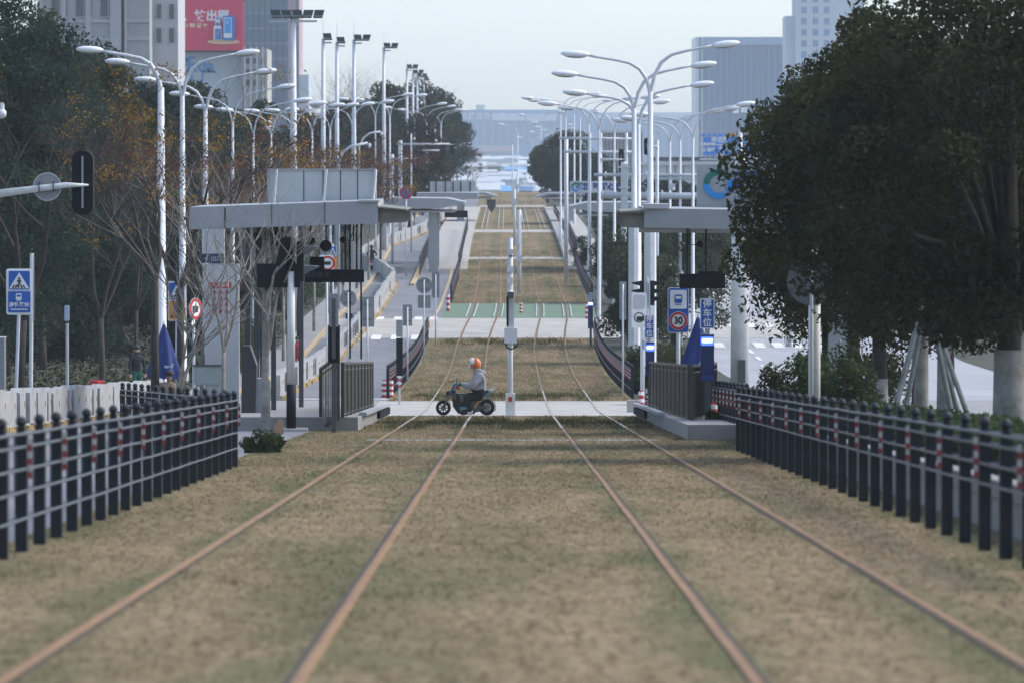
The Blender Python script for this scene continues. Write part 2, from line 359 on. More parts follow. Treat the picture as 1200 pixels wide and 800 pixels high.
# rails
def track(c, label):
    t = thing('tram_track', (c + .086, 30, gz(30)), label, 'tram track', 'tram tracks')
    for sgn in (-1, 1):
        mb = MB(); rx = c + sgn * .7175; L = ys(8, 752, 2.0)
        prof = [(-.031, -.02), (-.031, .016), (-.024, .022), (.024, .022), (.031, .016), (.031, -.02)]
        vs = []; fs = []
        for Y in L:
            w = (nr.random() - .5) * .008
            for px, pz in prof: vs.append((rx + px + cx(Y) + w, Y, gz(Y) + pz))
        for j in range(len(L) - 1):
            for i in range(5): fs.append((j * 6 + i, j * 6 + i + 1, j * 6 + i + 7, j * 6 + i + 6))
        mb.add(vs, fs); o = mb.build('rail', [RUST, SHINE], t)
        mi = []
        for j in range(len(L) - 1):
            Y = L[j]; sh = 95 < Y < 200
            mi += [0, 0, 1 if sh and Y > 125 else 0, 0, 0]
        o.data.polygons.foreach_set('material_index', mi)
        # dark open joint on the gauge side
        s2 = MB(); vs = []; fs = []
        for Y in L:
            e = -sgn
            vs += [(rx + e * .032 + cx(Y), Y, gz(Y) + .012), (rx + e * .07 + cx(Y), Y, gz(Y) + .012)]
        for j in range(len(L) - 1): fs.append((2 * j, 2 * j + 1, 2 * j + 3, 2 * j + 2))
        s2.add(vs, fs); s2.build('flange_groove', GAP, t)
        for (a, b) in ((C21 + 1, G21 - 1), (Yof(268), Yof(243))):
            g = MB(); 
            for off in (-.2, .2):
                for Y in ys(a, b, 4)[:-1]: g.beam((rx + off + cx(Y), Y, gz(Y) + .03), (rx + off + cx(Y + 4), min(Y + 4, b), gz(min(Y + 4, b)) + .03), .045, .05)
            g.build('guard_rail', GREYL, t)
track(-1.8175, 'rusty tram track on the left half of the grass strip, under the motorcycle')
track(1.8175, 'rusty tram track on the right half of the grass strip')

# crosswalk and lane paint
mb = MB()
def dab(x0, x1, r0, r1, dz=.018):
    Ya, Yb = Yof(r1), Yof(r0)
    k0, k1 = F / Ya, F / Yb
    mb.add([((x0 - XV) / k0, Ya, gz(Ya) + dz), ((x1 - XV) / k0, Ya, gz(Ya) + dz), ((x1 - XV) / k0, Yb, gz(Yb) + dz), ((x0 - XV) / k0, Yb, gz(Yb) + dz)], [(0, 1, 2, 3)])
for x in (410, 434, 457, 481): dab(x, x + 11.5, 392.5, 398)
for x in (418, 440, 461, 485, 503): dab(x, x + 9, 371.5, 375)
for x in (838, 862, 886, 908, 930, 955): dab(x, x + 13, 402, 408)
for x in (836, 856, 877, 899, 920): dab(x, x + 10, 379, 384)
for (x, r) in ((880, 410), (889, 418), (898, 428), (909, 438), (922, 450)): dab(x, x + 5, r, r + 4.5)
struct(mb, 'road_markings', PAINT)
strip('lane_line', 11.55, 11.75, Yof(373), Yof(330), .016, PAINT)
strip('lane_line_kerb', -4.35, -4.2, Yof(400), Yof(312), .016, YEL)
strip('stop_line', -7.4, -3.9, 184, 185.2, .016, PAINT)

# ---------------------------------------------------------------- haze: even air round everything
def haze_box():
    mb = MB(); mb.box(-900, 900, -40, 5600, -420, 420)
    m = bpy.data.materials.new('haze_air'); m.use_nodes = True; n = m.node_tree.nodes; l = m.node_tree.links
    n.remove(n['Principled BSDF']); v = n.new('ShaderNodeVolumePrincipled')
    v.inputs['Color'].default_value = (.80, .90, 1, 1); v.inputs['Density'].default_value = HAZE; v.inputs['Anisotropy'].default_value = .25
    l.new(v.outputs[0], n['Material Output'].inputs['Volume'])
    tag(mb.build('haze', m), 'pale blue winter haze hanging over the far end of the street', 'haze', kind='stuff')
haze_box()

# ---------------------------------------------------------------- buildings
def windows(t, x0, x1, z0, z1, y, nx_, nz_, wf, hf, m, name='window', frame=None):
    me = None
    for i in range(nx_):
        for j in range(nz_):
            cw, chh = (x1 - x0) / nx_, (z1 - z0) / nz_
            xa = x0 + cw * (i + .5); za = z0 + chh * (j + .5)
            if me is None:
                mb = MB(); mb.box(-cw * wf / 2, cw * wf / 2, -.05, .05, -chh * hf / 2, chh * hf / 2, 0)
                if frame:
                    mb.box(-cw * wf / 2 - .1, cw * wf / 2 + .1, -.12, .04, -chh * hf / 2 - .12, -chh * hf / 2, 1); mb.box(-.05, .05, -.1, .04, -chh * hf / 2, chh * hf / 2, 1)
                WL['tmp'] = Vector((0, 0, 0)); o = mb.build(name, [m, frame] if frame else m, None, (0, 0, 0)); me = o.data
                o.parent = t; WL[o] = WL[t]
            else:
                o = bpy.data.objects.new(name, me); COL.objects.link(o); o.parent = t; WL[o] = WL[t]
            o.location = Vector((xa, y - .04, za)) - WL[t]
def bx(s, x0, x1, ytop, ybot, depth):
    Y = F / s; return ((x0 - XV) / s, (x1 - XV) / s, Y, Y + depth, (YH - ybot) / s, (YH - ytop) / s)
OFF = mat('office_wall', (.34, .345, .35), .7, c2=(.29, .295, .30), scale=.3, detail=8)
OFFP = mat('office_pier', (.42, .42, .43), .7, c2=(.36, .36, .37), scale=.3, detail=8)
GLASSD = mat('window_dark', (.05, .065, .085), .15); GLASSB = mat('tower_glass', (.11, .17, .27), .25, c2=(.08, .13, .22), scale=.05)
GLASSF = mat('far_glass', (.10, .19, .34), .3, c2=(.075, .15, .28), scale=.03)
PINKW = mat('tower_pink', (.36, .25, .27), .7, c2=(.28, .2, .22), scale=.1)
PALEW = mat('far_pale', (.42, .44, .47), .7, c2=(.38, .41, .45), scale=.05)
BEIGE = mat('beige_clad', (.36, .35, .31), .7, c2=(.28, .27, .245), scale=.3)

# grey office at upper left
s = 9.0
x0, x1, y0, y1, zb, zt = bx(s, 45, 176, -60, 215, 18)
zt0 = (YH - 48) / s
t = thing('office_building', ((x0 + x1) / 2, y0, -14), 'grey panelled office block with tall dark windows above the left trees', 'building')
MB().box(x0, x1, y0, y1, -14, zt).build('wall', OFF, t)
mb = MB()
for xx in (48, 75, 104, 133, 146): 
    xa = (xx - XV) / s; mb.box(xa - .35, xa + .35 if xx != 133 else xa + 1.5, y0 - .35, y0, -14, zt)
for yy in (48, 27, -8, -40): mb.box(x0, x1, y0 - .2, y0, (YH - yy) / s, (YH - yy) / s + .35)
mb.build('pier', OFFP, t)
windows(t, (56 - XV) / s, (142 - XV) / s, (YH - 25) / s, (YH + 45) / s, y0 - .02, 3, 2, .62, .72, GLASSD, frame=OFFP)
xr0, xr1, _, _, _, _ = bx(s, 176, 206, 0, 0, 1)
MB().box(xr0, xr1, y0 + 6, y1 + 4, -14, zt).build('side_wing', OFFP, t)
windows(t, xr0, xr1, (YH - 55) / s, (YH + 30) / s, y0 + 5.9, 2, 3, .35, .6, GLASSD)
# billboard building
s = 8.0
x0, x1, y0, y1, zb, zt = bx(s, 204, 330, 60, 215, 14)
t = thing('mall_building', ((x0 + x1) / 2, y0, -14), 'pale mall block with faded blue lettering under the red billboard', 'building')
MB().box(x0, (285 - XV) / s, y0, y1, -14, (YH - 60) / s).build('wall', PALEW, t)
mb = MB(); mb.box((285 - XV) / s, (314 - XV) / s, y0 - 2, y1, -14, (YH - 58) / s)
mb.build('wing', BEIGE, t)
mb = MB()
for xx in (288, 295, 302, 309): mb.box((xx - XV) / s - .12, (xx - XV) / s + .12, y0 - 2.15, y0 - 2, -14, (YH - 58) / s + .3)
mb.build('rib', GREYL, t)
windows(t, (287 - XV) / s, (313 - XV) / s, (YH - 104) / s, (YH - 66) / s, y0 - 2.02, 3, 3, .5, .5, GREYD)
bl = mat('faded_blue', (.10, .26, .52), .6)
text('乐da', 2.6, ((231 - XV) / s, y0 - .05, (YH - 78) / s), bl, t, bold=.09)
text('美 广', 2.6, ((231 - XV) / s, y0 - .05, (YH - 92) / s), bl, t, bold=.05)
# red billboard
x0, x1 = (205 - XV) / s, (286.5 - XV) / s; z0, z1 = (YH - 60) / s, (YH - 1) / s; yb = y0 - 3.0
t = thing('billboard', ((x0 + x1) / 2, yb, z0), 'big red advertising billboard with white writing, a blue bottle and its box', 'billboard')
BRED = mat('billboard_red', (.66, .028, .085), .5)
MB().rrect(x0, x1, z0, z1, .35, yb, yb + 1.2).build('board', BRED, t)
mb = MB(); mb.box(x0 - .1, x1 + .15, yb + 1.2, yb + 2.0, z0 - .25, z1 + .25); mb.box(x0, x0 + .4, yb + 1.2, yb + 2.9, z0, z1); mb.box(x1 - .4, x1, yb + 1.2, yb + 2.9, z0, z1); mb.build('back_frame', GREYD, t)
text('一体、技出圈', 1.7, ((229.5 - XV) / s, yb - .02, (YH - 20.5) / s), SWHITE, t, bold=.05)
text('礼 . 香 醇 鉴 赏 家', .78, ((221.5 - XV) / s, yb - .02, (YH - 32) / s), mat('cream', (.8, .68, .42), .5), t, bold=.035)
BOTB = mat('bottle_blue', (.02, .16, .5), .3)
def bz(px, py): return ((px - XV) / s, (YH - py) / s)
mb = MB()
def poly(mb, pts, y, th=.25, m=0): mb.prism([bz(*p) for p in pts], y - th, y, m)
mbe = MB(); xe, ze = bz(263.5, 50); mbe.tube([(xe, yb - .30, ze), (xe, yb - .05, ze)], 1, 24)
mbe.v = [(xe + (v[0] - xe) * 2.35, v[1], ze + (v[2] - ze) * .38) for v in mbe.v]
mbe.build('pedestal', mat('pedestal_cream', (.78, .5, .30), .5), t)
mb = MB(); poly(mb, [(252.3, 48), (261.5, 48), (261.5, 33), (259.5, 30.5), (259.5, 23), (258.5, 21), (255.5, 21), (254.3, 23), (254.3, 30.5), (252.3, 33)], yb - .32, .3); mb.build('bottle', SWHITE, t)
mb = MB(); poly(mb, [(254, 47.5), (261, 47.5), (261, 35), (254, 35)], yb - .63, .05); poly(mb, [(254.6, 31.5), (259.4, 31.5), (258.5, 27.5), (255.5, 27.5)], yb - .63, .05); poly(mb, [(255.4, 24.5), (258.6, 24.5), (258.3, 21.6), (255.7, 21.6)], yb - .63, .05); mb.build('bottle_label', BOTB, t)
mb = MB(); poly(mb, [(263, 48), (276.5, 48.5), (277, 22), (274.5, 19.5), (263, 20)], yb - .32, .3); mb.build('carton', BOTB, t)
mb = MB(); poly(mb, [(264, 45.5), (273.5, 45.5), (273.5, 22), (264, 22)], yb - .63, .05); mb.build('carton_face', SWHITE, t)
mb = MB(); poly(mb, [(265, 40), (272.7, 40), (272.7, 23), (265, 23)], yb - .69, .05); mb.build('carton_print', mat('print_blue', (.03, .30, .72), .4), t)
text('酒', .5, (bz(268.8, 28)[0], yb - .75, bz(268.8, 28)[1]), SWHITE, t, bold=.02)
text('国\n酿', .36, (bz(257.5, 41)[0], yb - .69, bz(257.5, 41)[1]), mat('label_gold', (.7, .4, .2), .5), t, bold=.02)
# dark blue tower
s = 5.2
x0, x1, y0, y1, zb, zt = bx(s, 286, 351, -90, 215, 22)
t = thing('tower_block', ((x0 + x1) / 2, y0, -14), 'dark blue glass tower with a pinkish edge behind the floodlight mast', 'building')
MB().box(x0, (338 - XV) / s, y0, y1, -14, zt).build('glass_wall', GLASSB, t)
MB().box((338 - XV) / s, x1, y0 - .5, y1, -14, zt).build('edge_wall', PINKW, t)
mb = MB()
for xx in (290, 297, 304, 311, 318, 325, 332, 344, 349): mb.box((xx - XV) / s - .14, (xx - XV) / s + .14, y0 - .7, y0, -14, zt)
mb.build('mullion', GREYD, t)
mb = MB()
for i in range(22): zz = -12 + i * 3.4; mb.box(x0, (338 - XV) / s, y0 - .25, y0, zz, zz + .5)
mb.build('floor_band', mat('tower_band', (.16, .22, .32), .5), t)
mb = MB(); mb.box((351 - XV) / s, (362 - XV) / s, y0, y1, -14, (YH - 88) / s); mb.build('annex', PALEW, t)
# far long blue building
s = 1.75
def far_block(name, xs, yt, yb_, label, m, feats=(), s=1.75, dep=50, cat='building'):
    x0, x1, y0, y1, zb, zt = bx(s, xs[0], xs[1], yt, yb_, dep)
    t = thing(name, ((x0 + x1) / 2, y0, -9), label, cat)
    MB().box(x0, x1, y0, y1, -9, zt).build('wall', m, t)
    for (nm, xa, xb, ya, yb2, mm) in feats:
        MB().box((xa - XV) / s, (xb - XV) / s, y0 - 2.5, y0, (YH - yb2) / s, (YH - ya) / s).build(nm, mm, t)
    return t
FGRID = []
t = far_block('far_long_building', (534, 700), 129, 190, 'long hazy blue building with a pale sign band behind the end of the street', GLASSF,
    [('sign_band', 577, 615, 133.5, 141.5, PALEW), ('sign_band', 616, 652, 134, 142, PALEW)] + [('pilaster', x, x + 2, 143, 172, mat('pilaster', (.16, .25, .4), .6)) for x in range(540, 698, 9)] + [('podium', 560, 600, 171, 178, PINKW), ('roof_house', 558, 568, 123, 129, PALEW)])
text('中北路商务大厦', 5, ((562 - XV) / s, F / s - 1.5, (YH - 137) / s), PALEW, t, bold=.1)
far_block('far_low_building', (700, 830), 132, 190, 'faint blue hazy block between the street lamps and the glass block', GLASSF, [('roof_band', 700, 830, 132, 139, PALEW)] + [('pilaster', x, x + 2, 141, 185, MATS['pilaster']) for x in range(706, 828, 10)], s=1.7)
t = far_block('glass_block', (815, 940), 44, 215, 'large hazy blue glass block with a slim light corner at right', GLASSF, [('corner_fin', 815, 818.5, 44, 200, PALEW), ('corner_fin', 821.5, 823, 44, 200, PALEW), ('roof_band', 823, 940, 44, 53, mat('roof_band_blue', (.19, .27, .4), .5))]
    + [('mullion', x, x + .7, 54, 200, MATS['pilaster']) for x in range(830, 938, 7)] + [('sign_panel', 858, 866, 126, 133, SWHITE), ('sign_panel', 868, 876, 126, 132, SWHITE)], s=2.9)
s = 3.6
x0, x1, y0, y1, zb, zt = bx(s, 932, 1012, -70, 215, 25)
t = thing('apartment_tower', ((x0 + x1) / 2, y0, -9), 'pale grey high tower with window columns above the right trees', 'building')
MB().box(x0, x1, y0, y1, -9, zt).build('wall', PALEW, t)
MB().box((921 - XV) / s, x0, y0 + 3, y1, -9, (YH - 19) / s).build('side_wing', PALEW, t)
windows(t, (935 - XV) / s, (975 - XV) / s, (YH - 110) / s, (YH + 20) / s, y0 - .02, 3, 10, .45, .6, GLASSF, frame=PALEW)
# grey corrugated hall and lower wall right of the street
def hall(xs, yt, yb_, s, m, label, rib=6, dep=20, top=None, gzb=None):
    x0, x1, y0, y1, zb, zt = bx(s, xs[0], xs[1], yt, yb_, dep)
    t = thing('hall_building', ((x0 + x1) / 2, y0, zb - 3), label, 'building')
    MB().box(x0, x1, y0, y1, zb - 3, zt).build('wall', m, t)
    mb = MB(); k = int((xs[1] - xs[0]) / rib)
    for i in range(k + 1): xa = x0 + (x1 - x0) * i / max(1, k); mb.box(xa - .03, xa + .03, y0 - .08, y0, zb - 3, zt)
    mb.build('seam', GREYD if m is not PALEW else GREY, t)
    MB().box(x0 - .2, x1 + .2, y0 - .3, y1, zt, zt + .35).build('parapet', top or GREYL, t); return t
hall((705, 752), 156, 250, 9.5, GREY, 'grey corrugated hall behind the white pipe gantries', rib=4)
hall((752, 850), 194, 250, 12, GREYL, 'low light grey panelled wall block right of the street lamps', rib=9, dep=14)
hall((768, 860), 188, 250, 10.5, GREY, 'grey flat roofed block behind the low panelled wall', rib=12, dep=14, top=GREYD)
# far pale roofs and blue stalls at the end of the street
fr = random.Random(5)
k = 0
for i in range(20):
    Y = 1250 + i * 80 + fr.random() * 30; s = F / Y
    row = 222 - 40 * (i / 20) + fr.random() * 3
    for j in range(2):
        xa = 528 + fr.random() * 95; w_ = 18 + fr.random() * 30
        z = gz(Y); zt = (YH - row) / s
        if zt < z + 2: zt = z + 2 + fr.random() * 3
        mm = [PALEW, GREYL, PALEW, mat('roof_blue', (.10, .32, .62), .5)][fr.choice([0, 0, 1, 1, 2, 2, 3]) if i < 14 else fr.choice([0, 1, 2])]
        mb = MB(); xm = (xa - XV) / s; xw = w_ / s; D = 14
        mb.box(xm, xm + xw, Y, Y + D, z - 1, zt)
        e = .6; mb.add([(xm - e, Y - e, zt + .02), (xm + xw + e, Y - e, zt + .02), (xm + xw + e, Y + D, zt + .02), (xm - e, Y + D, zt + .02), (xm - e, Y + D / 2, zt + 1.1), (xm + xw + e, Y + D / 2, zt + 1.1)], [(0, 1, 5, 4), (2, 3, 4, 5), (0, 4, 3), (1, 2, 5), (0, 3, 2, 1)])
        o = mb.build('warehouse', mm, None, (xm, Y, z)); tag(o, 'low pale flat block fading into the haze beyond the crest', 'building', 'low far buildings beyond the crest')
tag(o, 'low pale flat block fading into the haze beyond the crest')

# ---------------------------------------------------------------- vegetation
def leafmat(name, a, b_, c, sc=1.2):
    return leafy(mat(name, b_, .75, c2=a, scale=sc, detail=9, c3=c, spec=.12, contrast=.34), .38)
LF_D = leafmat('leaf_dark', (.022, .028, .015), (.064, .070, .036), (.150, .145, .075), 1.8)
LF_E = leafmat('leaf_evergreen', (.016, .030, .024), (.042, .066, .048), (.080, .105, .068), .5)
LF_O = leafmat('leaf_olive', (.030, .036, .014), (.078, .082, .032), (.150, .142, .058))
LF_M = leafmat('leaf_mid', (.028, .042, .024), (.075, .098, .052), (.135, .155, .082))
LF_H = leafmat('leaf_hanging', (.036, .046, .018), (.098, .108, .042), (.185, .18, .075), 1.6)
LF_S = leafmat('leaf_shrub', (.030, .045, .020), (.065, .095, .038), (.12, .15, .06), 1.5)
LF_R = leafmat('leaf_rust', (.07, .032, .022), (.17, .075, .045), (.30, .16, .07), 2.0)
LF_Y = leafmat('leaf_yellow', (.16, .09, .02), (.32, .20, .045), (.42, .31, .09), 3.0)
LF_G = leafmat('leaf_greybrown', (.035, .032, .026), (.075, .066, .05), (.12, .105, .075), 1.0)
def leaves(name, cen, size, m, parent, up=.35, drop=0):
    n = len(cen); a = nr.normal(size=(n, 3)); a /= np.linalg.norm(a, axis=1)[:, None]
    b = nr.normal(size=(n, 3)); b -= a * (a * b).sum(1)[:, None]; b /= np.linalg.norm(b, axis=1)[:, None]
    sz = size * (.55 + .9 * nr.random(n))[:, None]; A = a * sz; B = b * sz * .45
    v = np.empty((n, 4, 3)); v[:, 0] = cen - A; v[:, 1] = cen + B; v[:, 2] = cen + A; v[:, 3] = cen - B
    v -= np.array(WL[parent]) if parent is not None else 0
    me = bpy.data.meshes.new(name); me.vertices.add(n * 4); me.vertices.foreach_set('co', v.ravel())
    me.loops.add(n * 4); me.loops.foreach_set('vertex_index', np.arange(n * 4)); me.polygons.add(n)
    me.polygons.foreach_set('loop_start', np.arange(0, n * 4, 4)); me.update(calc_edges=True); me.materials.append(m)
    o = bpy.data.objects.new(name, me); COL.objects.link(o)
    if parent is not None: o.parent = parent; WL[o] = WL[parent]
    return o
def clump_pts(c, r, n, nsub=34, sub=.30, flat=.8, seed=0, low=-1):
    g = np.random.default_rng(seed); d = g.normal(size=(nsub, 3)); d /= np.linalg.norm(d, axis=1)[:, None]
    d[:, 2] = np.maximum(d[:, 2], low)
    rad = (.45 + .5 * g.random(nsub) ** .6)[:, None]
    cc = np.array(c) + d * rad * np.array(r); rr = sub * (.6 + .8 * g.random(nsub)) * np.mean(r)
    i = g.integers(0, nsub, n); e = g.normal(size=(n, 3)); e /= np.linalg.norm(e, axis=1)[:, None]
    q = (.35 + .75 * g.random(n) ** .5)[:, None]
    return cc[i] + e * q * (rr[i])[:, None] * np.array([1, 1, flat]), cc
def tree(x, s, zc_, r, n, leaf, m, label, cat='tree', name='tree', bark=BARK, tr=.16, limes=None, seed=1, nsub=34, sub=.30, group=None, low=-1, lean=0, flat=.8):
    b = G(x, s) + Vector((0, 0, -.06)); c = b + Vector((lean, 0, zc_))
    t = thing(name, b, label, cat, group)
    pts, cc = clump_pts(c, r, n, nsub, sub, flat, seed, low)
    g = random.Random(seed); mb = MB(); fork = b + Vector((lean * .3, 0, max(.5, zc_ - r[2] * .75)))
    mb.tube([b, b.lerp(fork, .5) + Vector((g.uniform(-.06, .06), 0, 0)), fork, c + Vector((0, 0, r[2] * .4))], [tr * 1.25, tr, tr * .85, tr * .25], 9)
    mb.build('trunk', bark, t, smooth=True)
    mb = MB()
    for k in range(min(16, nsub)):
        e = Vector(cc[k]); mid = fork.lerp(e, .5) + Vector((g.uniform(-.3, .3), g.uniform(-.3, .3), r[2] * .12)); mb.tube([fork + Vector((0, 0, .2 * g.random())), mid, e], [tr * .42, tr * .25, tr * .08], 5)
    mb.build('limb', bark, t, smooth=True)
    if limes:
        l0 = MB(); l0.tube([b, b + Vector((lean * .05, 0, limes))], [tr * 1.3 + .008, tr * 1.12 + .008], 12); l0.build('limewash_band', LIME, t, smooth=True)
    leaves('crown', pts, leaf, m, t); return t
def bush(x, s, w, h, n, leaf, m, label, cat='bush', name='bush', seed=1, dep=None, group=None, z0=0):
    b = G(x, s); t = thing(name, b, label, cat, group); g = random.Random(seed)
    pts, cc = clump_pts(b + Vector((0, 0, h * .5 + z0)), (w / 2, (dep or w) / 2, h * .55), n, 22, .34, .85, seed)
    pts[:, 2] = np.maximum(pts[:, 2], b.z + z0 + .02)
    mb = MB()
    for k in range(9): mb.tube([b, Vector(cc[k])], [.04, .012], 5)
    mb.build('stem', BARK, t); leaves('foliage', pts, leaf, m, t); return t
def mix(t, other): return t
# big street trees at right
tree(1184, 77, 4.6, (3.4, 3.0, 3.15), 51000, .06, LF_D, 'nearest dark evergreen street tree at the right edge with limewashed trunk', bark=BARK, tr=.21, limes=1.75, seed=3, nsub=60, sub=.25)
tree(1079, 66, 4.9, (3.0, 2.9, 3.0), 51000, .06, LF_O, 'evergreen tree on a pair of limewashed trunks inside the pole tripod', tr=.115, limes=2.0, seed=14, nsub=60, sub=.25)
tree(1108, 67, 5.0, (2.9, 2.9, 2.9), 40000, .06, LF_D, 'evergreen tree whose pale trunk stands just right of its twin in the tripod', tr=.115, limes=1.85, seed=15, nsub=55, sub=.25)
tree(1030, 57, 4.35, (2.9, 2.8, 2.7), 44000, .06, LF_D, 'dark evergreen tree behind the rounded shrubs, between the sign post and tripod', tr=.16, limes=1.2, seed=26, nsub=55, sub=.26)
tree(968, 48, 4.3, (2.25, 2.2, 2.1), 24000, .075, LF_H, 'smaller evergreen tree whose crown hangs over the white sign post', tr=.12, seed=37, nsub=48, sub=.26)
tree(1000, 52, 6.9, (2.2, 2.2, 1.9), 27000, .06, LF_D, 'tall evergreen tree rising behind the right tree row', tr=.14, seed=38, nsub=40, sub=.27)
# tripod of support poles
b = G(1088, 68); t = thing('tree_support', b, 'tripod of grey wooden poles propping the twin trees at right', 'tree support')
apex = P(1082, 366, 68)
for k, (xb, dy) in enumerate(((1032, -.8), (1042, 1.0), (1050, -.4), (1146, -.7), (1140, 1.1), (1125, .2))):
    q = G(xb, 68) + Vector((0, dy, 0)); top = apex + Vector(((-.02 if xb < 1088 else .04) + .02 * k, dy * .05, .1 - .05 * (k % 3)))
    MB().tube([q, top], [.05, .042], 8).build('pole', mat('prop_pole', (.24, .25, .245), .8, c2=(.12, .125, .12), scale=5), t)
MB().tube([apex + Vector((-.14, 0, -.05)), apex + Vector((.16, 0, -.05))], .1, 8).build('binding', BLACK, t)
# clipped hedge and kerb wall behind the right fence
strip('planter_soil', 4.4, 8.7, 5, 148, .30, SOIL)
k0 = strip('planter_wall', 4.42, 4.62, 8, 108, .46, PAVE, thick=.5, kind=None); tag(k0, 'low concrete planter wall running behind the right fence', 'wall')
t = thing('clipped_hedge', (5.9, 60, gz(60) + .3), 'clipped green hedge behind the right fence under the street trees', 'hedge')
n = 60000; Y = 38 + (104 - 38) * nr.random(n); u = nr.random(n); X = 5.0 + 1.7 * nr.random(n); Z = np.interp(Y, _fy, _fz) + (.2 + .55 * np.sqrt(nr.random(n))) + .05 * np.sin(Y * 1.7) 
leaves('foliage', np.stack([X, Y, Z], 1), .05, LF_S, t)
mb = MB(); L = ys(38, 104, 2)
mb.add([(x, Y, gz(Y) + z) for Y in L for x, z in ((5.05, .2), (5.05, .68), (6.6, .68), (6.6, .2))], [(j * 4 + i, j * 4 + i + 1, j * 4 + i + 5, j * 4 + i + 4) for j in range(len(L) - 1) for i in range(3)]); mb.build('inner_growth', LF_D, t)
for i, (x, s, w, h, lab) in enumerate(((938, 52, 1.7, 1.25, 'leftmost rounded evergreen shrub behind the right fence'), (975, 60, 2.0, 1.35, 'rounded shrub at the foot of the white sign post'), (1018, 56, 1.7, 1.55, 'rounded shrub just left of the tripod'))):
    bush(x, s, w, h, 5000, .05, LF_O if i != 1 else LF_S, lab, seed=40 + i, z0=.3)
# bush and tree masses right of the hill
for i, (x, s, zc_, r, m, lab) in enumerate((
    (790, 25, 3.4, (3.2, 3, 2.8), LF_M, 'dense green roadside tree behind the right stop signs'),
    (750, 27, 3.0, (1.6, 2.0, 2.5), LF_M, 'green tree just right of the hill track fence, behind the parking sign'),
    (734, 21, 2.6, (2.0, 3, 2.2), LF_M, 'green tree by the upper end of the right hill fence'),
    (755, 19, 2.4, (2.8, 3, 2.0), LF_M, 'green tree behind the thick white masts'),
    (718, 15, 2.6, (2.1, 4, 2.1), LF_M, 'green tree by the ring logo sign on the hill'),
    (664, 11, 4.6, (3.3, 5, 3.6), LF_D, 'round dark green tree standing right of the crest'),
    (694, 11.5, 3.3, (2.8, 5, 2.8), LF_E, 'dark green tree second right of the crest, behind the pipe frame'),
    (642, 10.2, 4.2, (1.7, 4, 2.6), LF_D, 'small dark tree nearest the crest on the right'),
    (785, 14, 2.6, (3, 3, 2.1), LF_E, 'green tree between pipe gantry and low wall'),
    (820, 20.5, 3.2, (2.0, 2.4, 2.2), LF_D, 'green tree beside the pale right road'))):
    tree(x, s, zc_, r, 20000, .085 if s > 14 else .14, m, lab, seed=60 + i, nsub=44, sub=.27, tr=.14)
for i, (x, s, w, h, lab) in enumerate(((752, 34, 1.3, 1.5, 'pale green bush at the foot of the thick white masts'), (790, 38, 2.0, 1.6, 'dark shrub behind the blue parasol at right'), (772, 30, 2.2, 1.3, 'low shrub along the right hill fence'), (738, 24.5, 1.5, 1.5, 'shrub beside the right hill fence near the second crossing'), (682, 17.2, 1.2, 2.3, 'yellow green shrub by the right bollard of the green crossing'))):
    bush(x, s, w, h, 5000, .06, LF_S if i in (0, 4) else LF_O, lab, seed=80 + i)
# evergreen wall at far left
EV = ((6, 30, -30, 3.6), (48, 28.5, 20, 2.6), (95, 27, 28, 2.9), (138, 25, 62, 2.8), (178, 23.5, 80, 2.7), (215, 22, 92, 2.8), (250, 20, 105, 2.8), (70, 24, 10, 3.2), (-30, 34, -40, 3.4), (118, 23, 50, 3.0))
for i, (x, s, top, rx) in enumerate(EV):
    H = (rowg(s) - top) / s
    tree(x, s, H * .53, (rx, 2.6, H * .48), 34000, .095, (LF_E, LF_D, LF_E, LF_O)[i % 4], 'tall dark evergreen in the left tree wall, %s from the camera' % ORD[(3, 4, 5, 6, 7, 8, 9, 10, 0, 11)[i]].replace('nearest', 'the nearest'), seed=100 + i, nsub=70, sub=.22, tr=.2, low=-.95)
for i, (x, s, w, h) in enumerate(((12, 27, 6, 3.2), (60, 27, 6, 3.0), (108, 26, 6, 2.6), (165, 22, 4, 1.6), (222, 26, 4, 4.0), (262, 24, 4, 5.0), (310, 22, 4, 3.0))):
    bush(x, s, w, h, 9000, .09, (LF_D, LF_E, LF_G)[i % 3], ('low dark undergrowth below the far left evergreen', 'dark undergrowth below the second evergreen', 'tall dark bush on the bank behind the cycle path', 'low scrub on the bank by the green trousered person', 'brown green scrub behind the bare trees', 'tall brown scrub behind the station wall', 'brown scrub seen under the left shelter roof')[i], seed=130 + i)
# hazy evergreen masses up the left side
for i, (x, s, top, rx, m) in enumerate(((300, 19, 120, 3.0, LF_E), (345, 17, 128, 3.4, LF_G), (385, 16, 130, 3.2, LF_E), (430, 13, 105, 4.0, LF_E), (462, 12, 98, 4.2, LF_D), (497, 10.5, 92, 4.2, LF_D), (522, 10, 98, 2.8, LF_E), (410, 14, 112, 3.2, LF_G), (480, 13.5, 135, 3.2, LF_G))):
    H = (rowg(s) - top) / s
    tree(x, s, H * .55, (rx, 3.5, H * .46), 15000, .17, m, 'hazy tree in the left row up the hill, %s from the camera' % (ORD[i] if i else 'the nearest'), seed=160 + i, nsub=60, sub=.24, tr=.16, low=-.95)

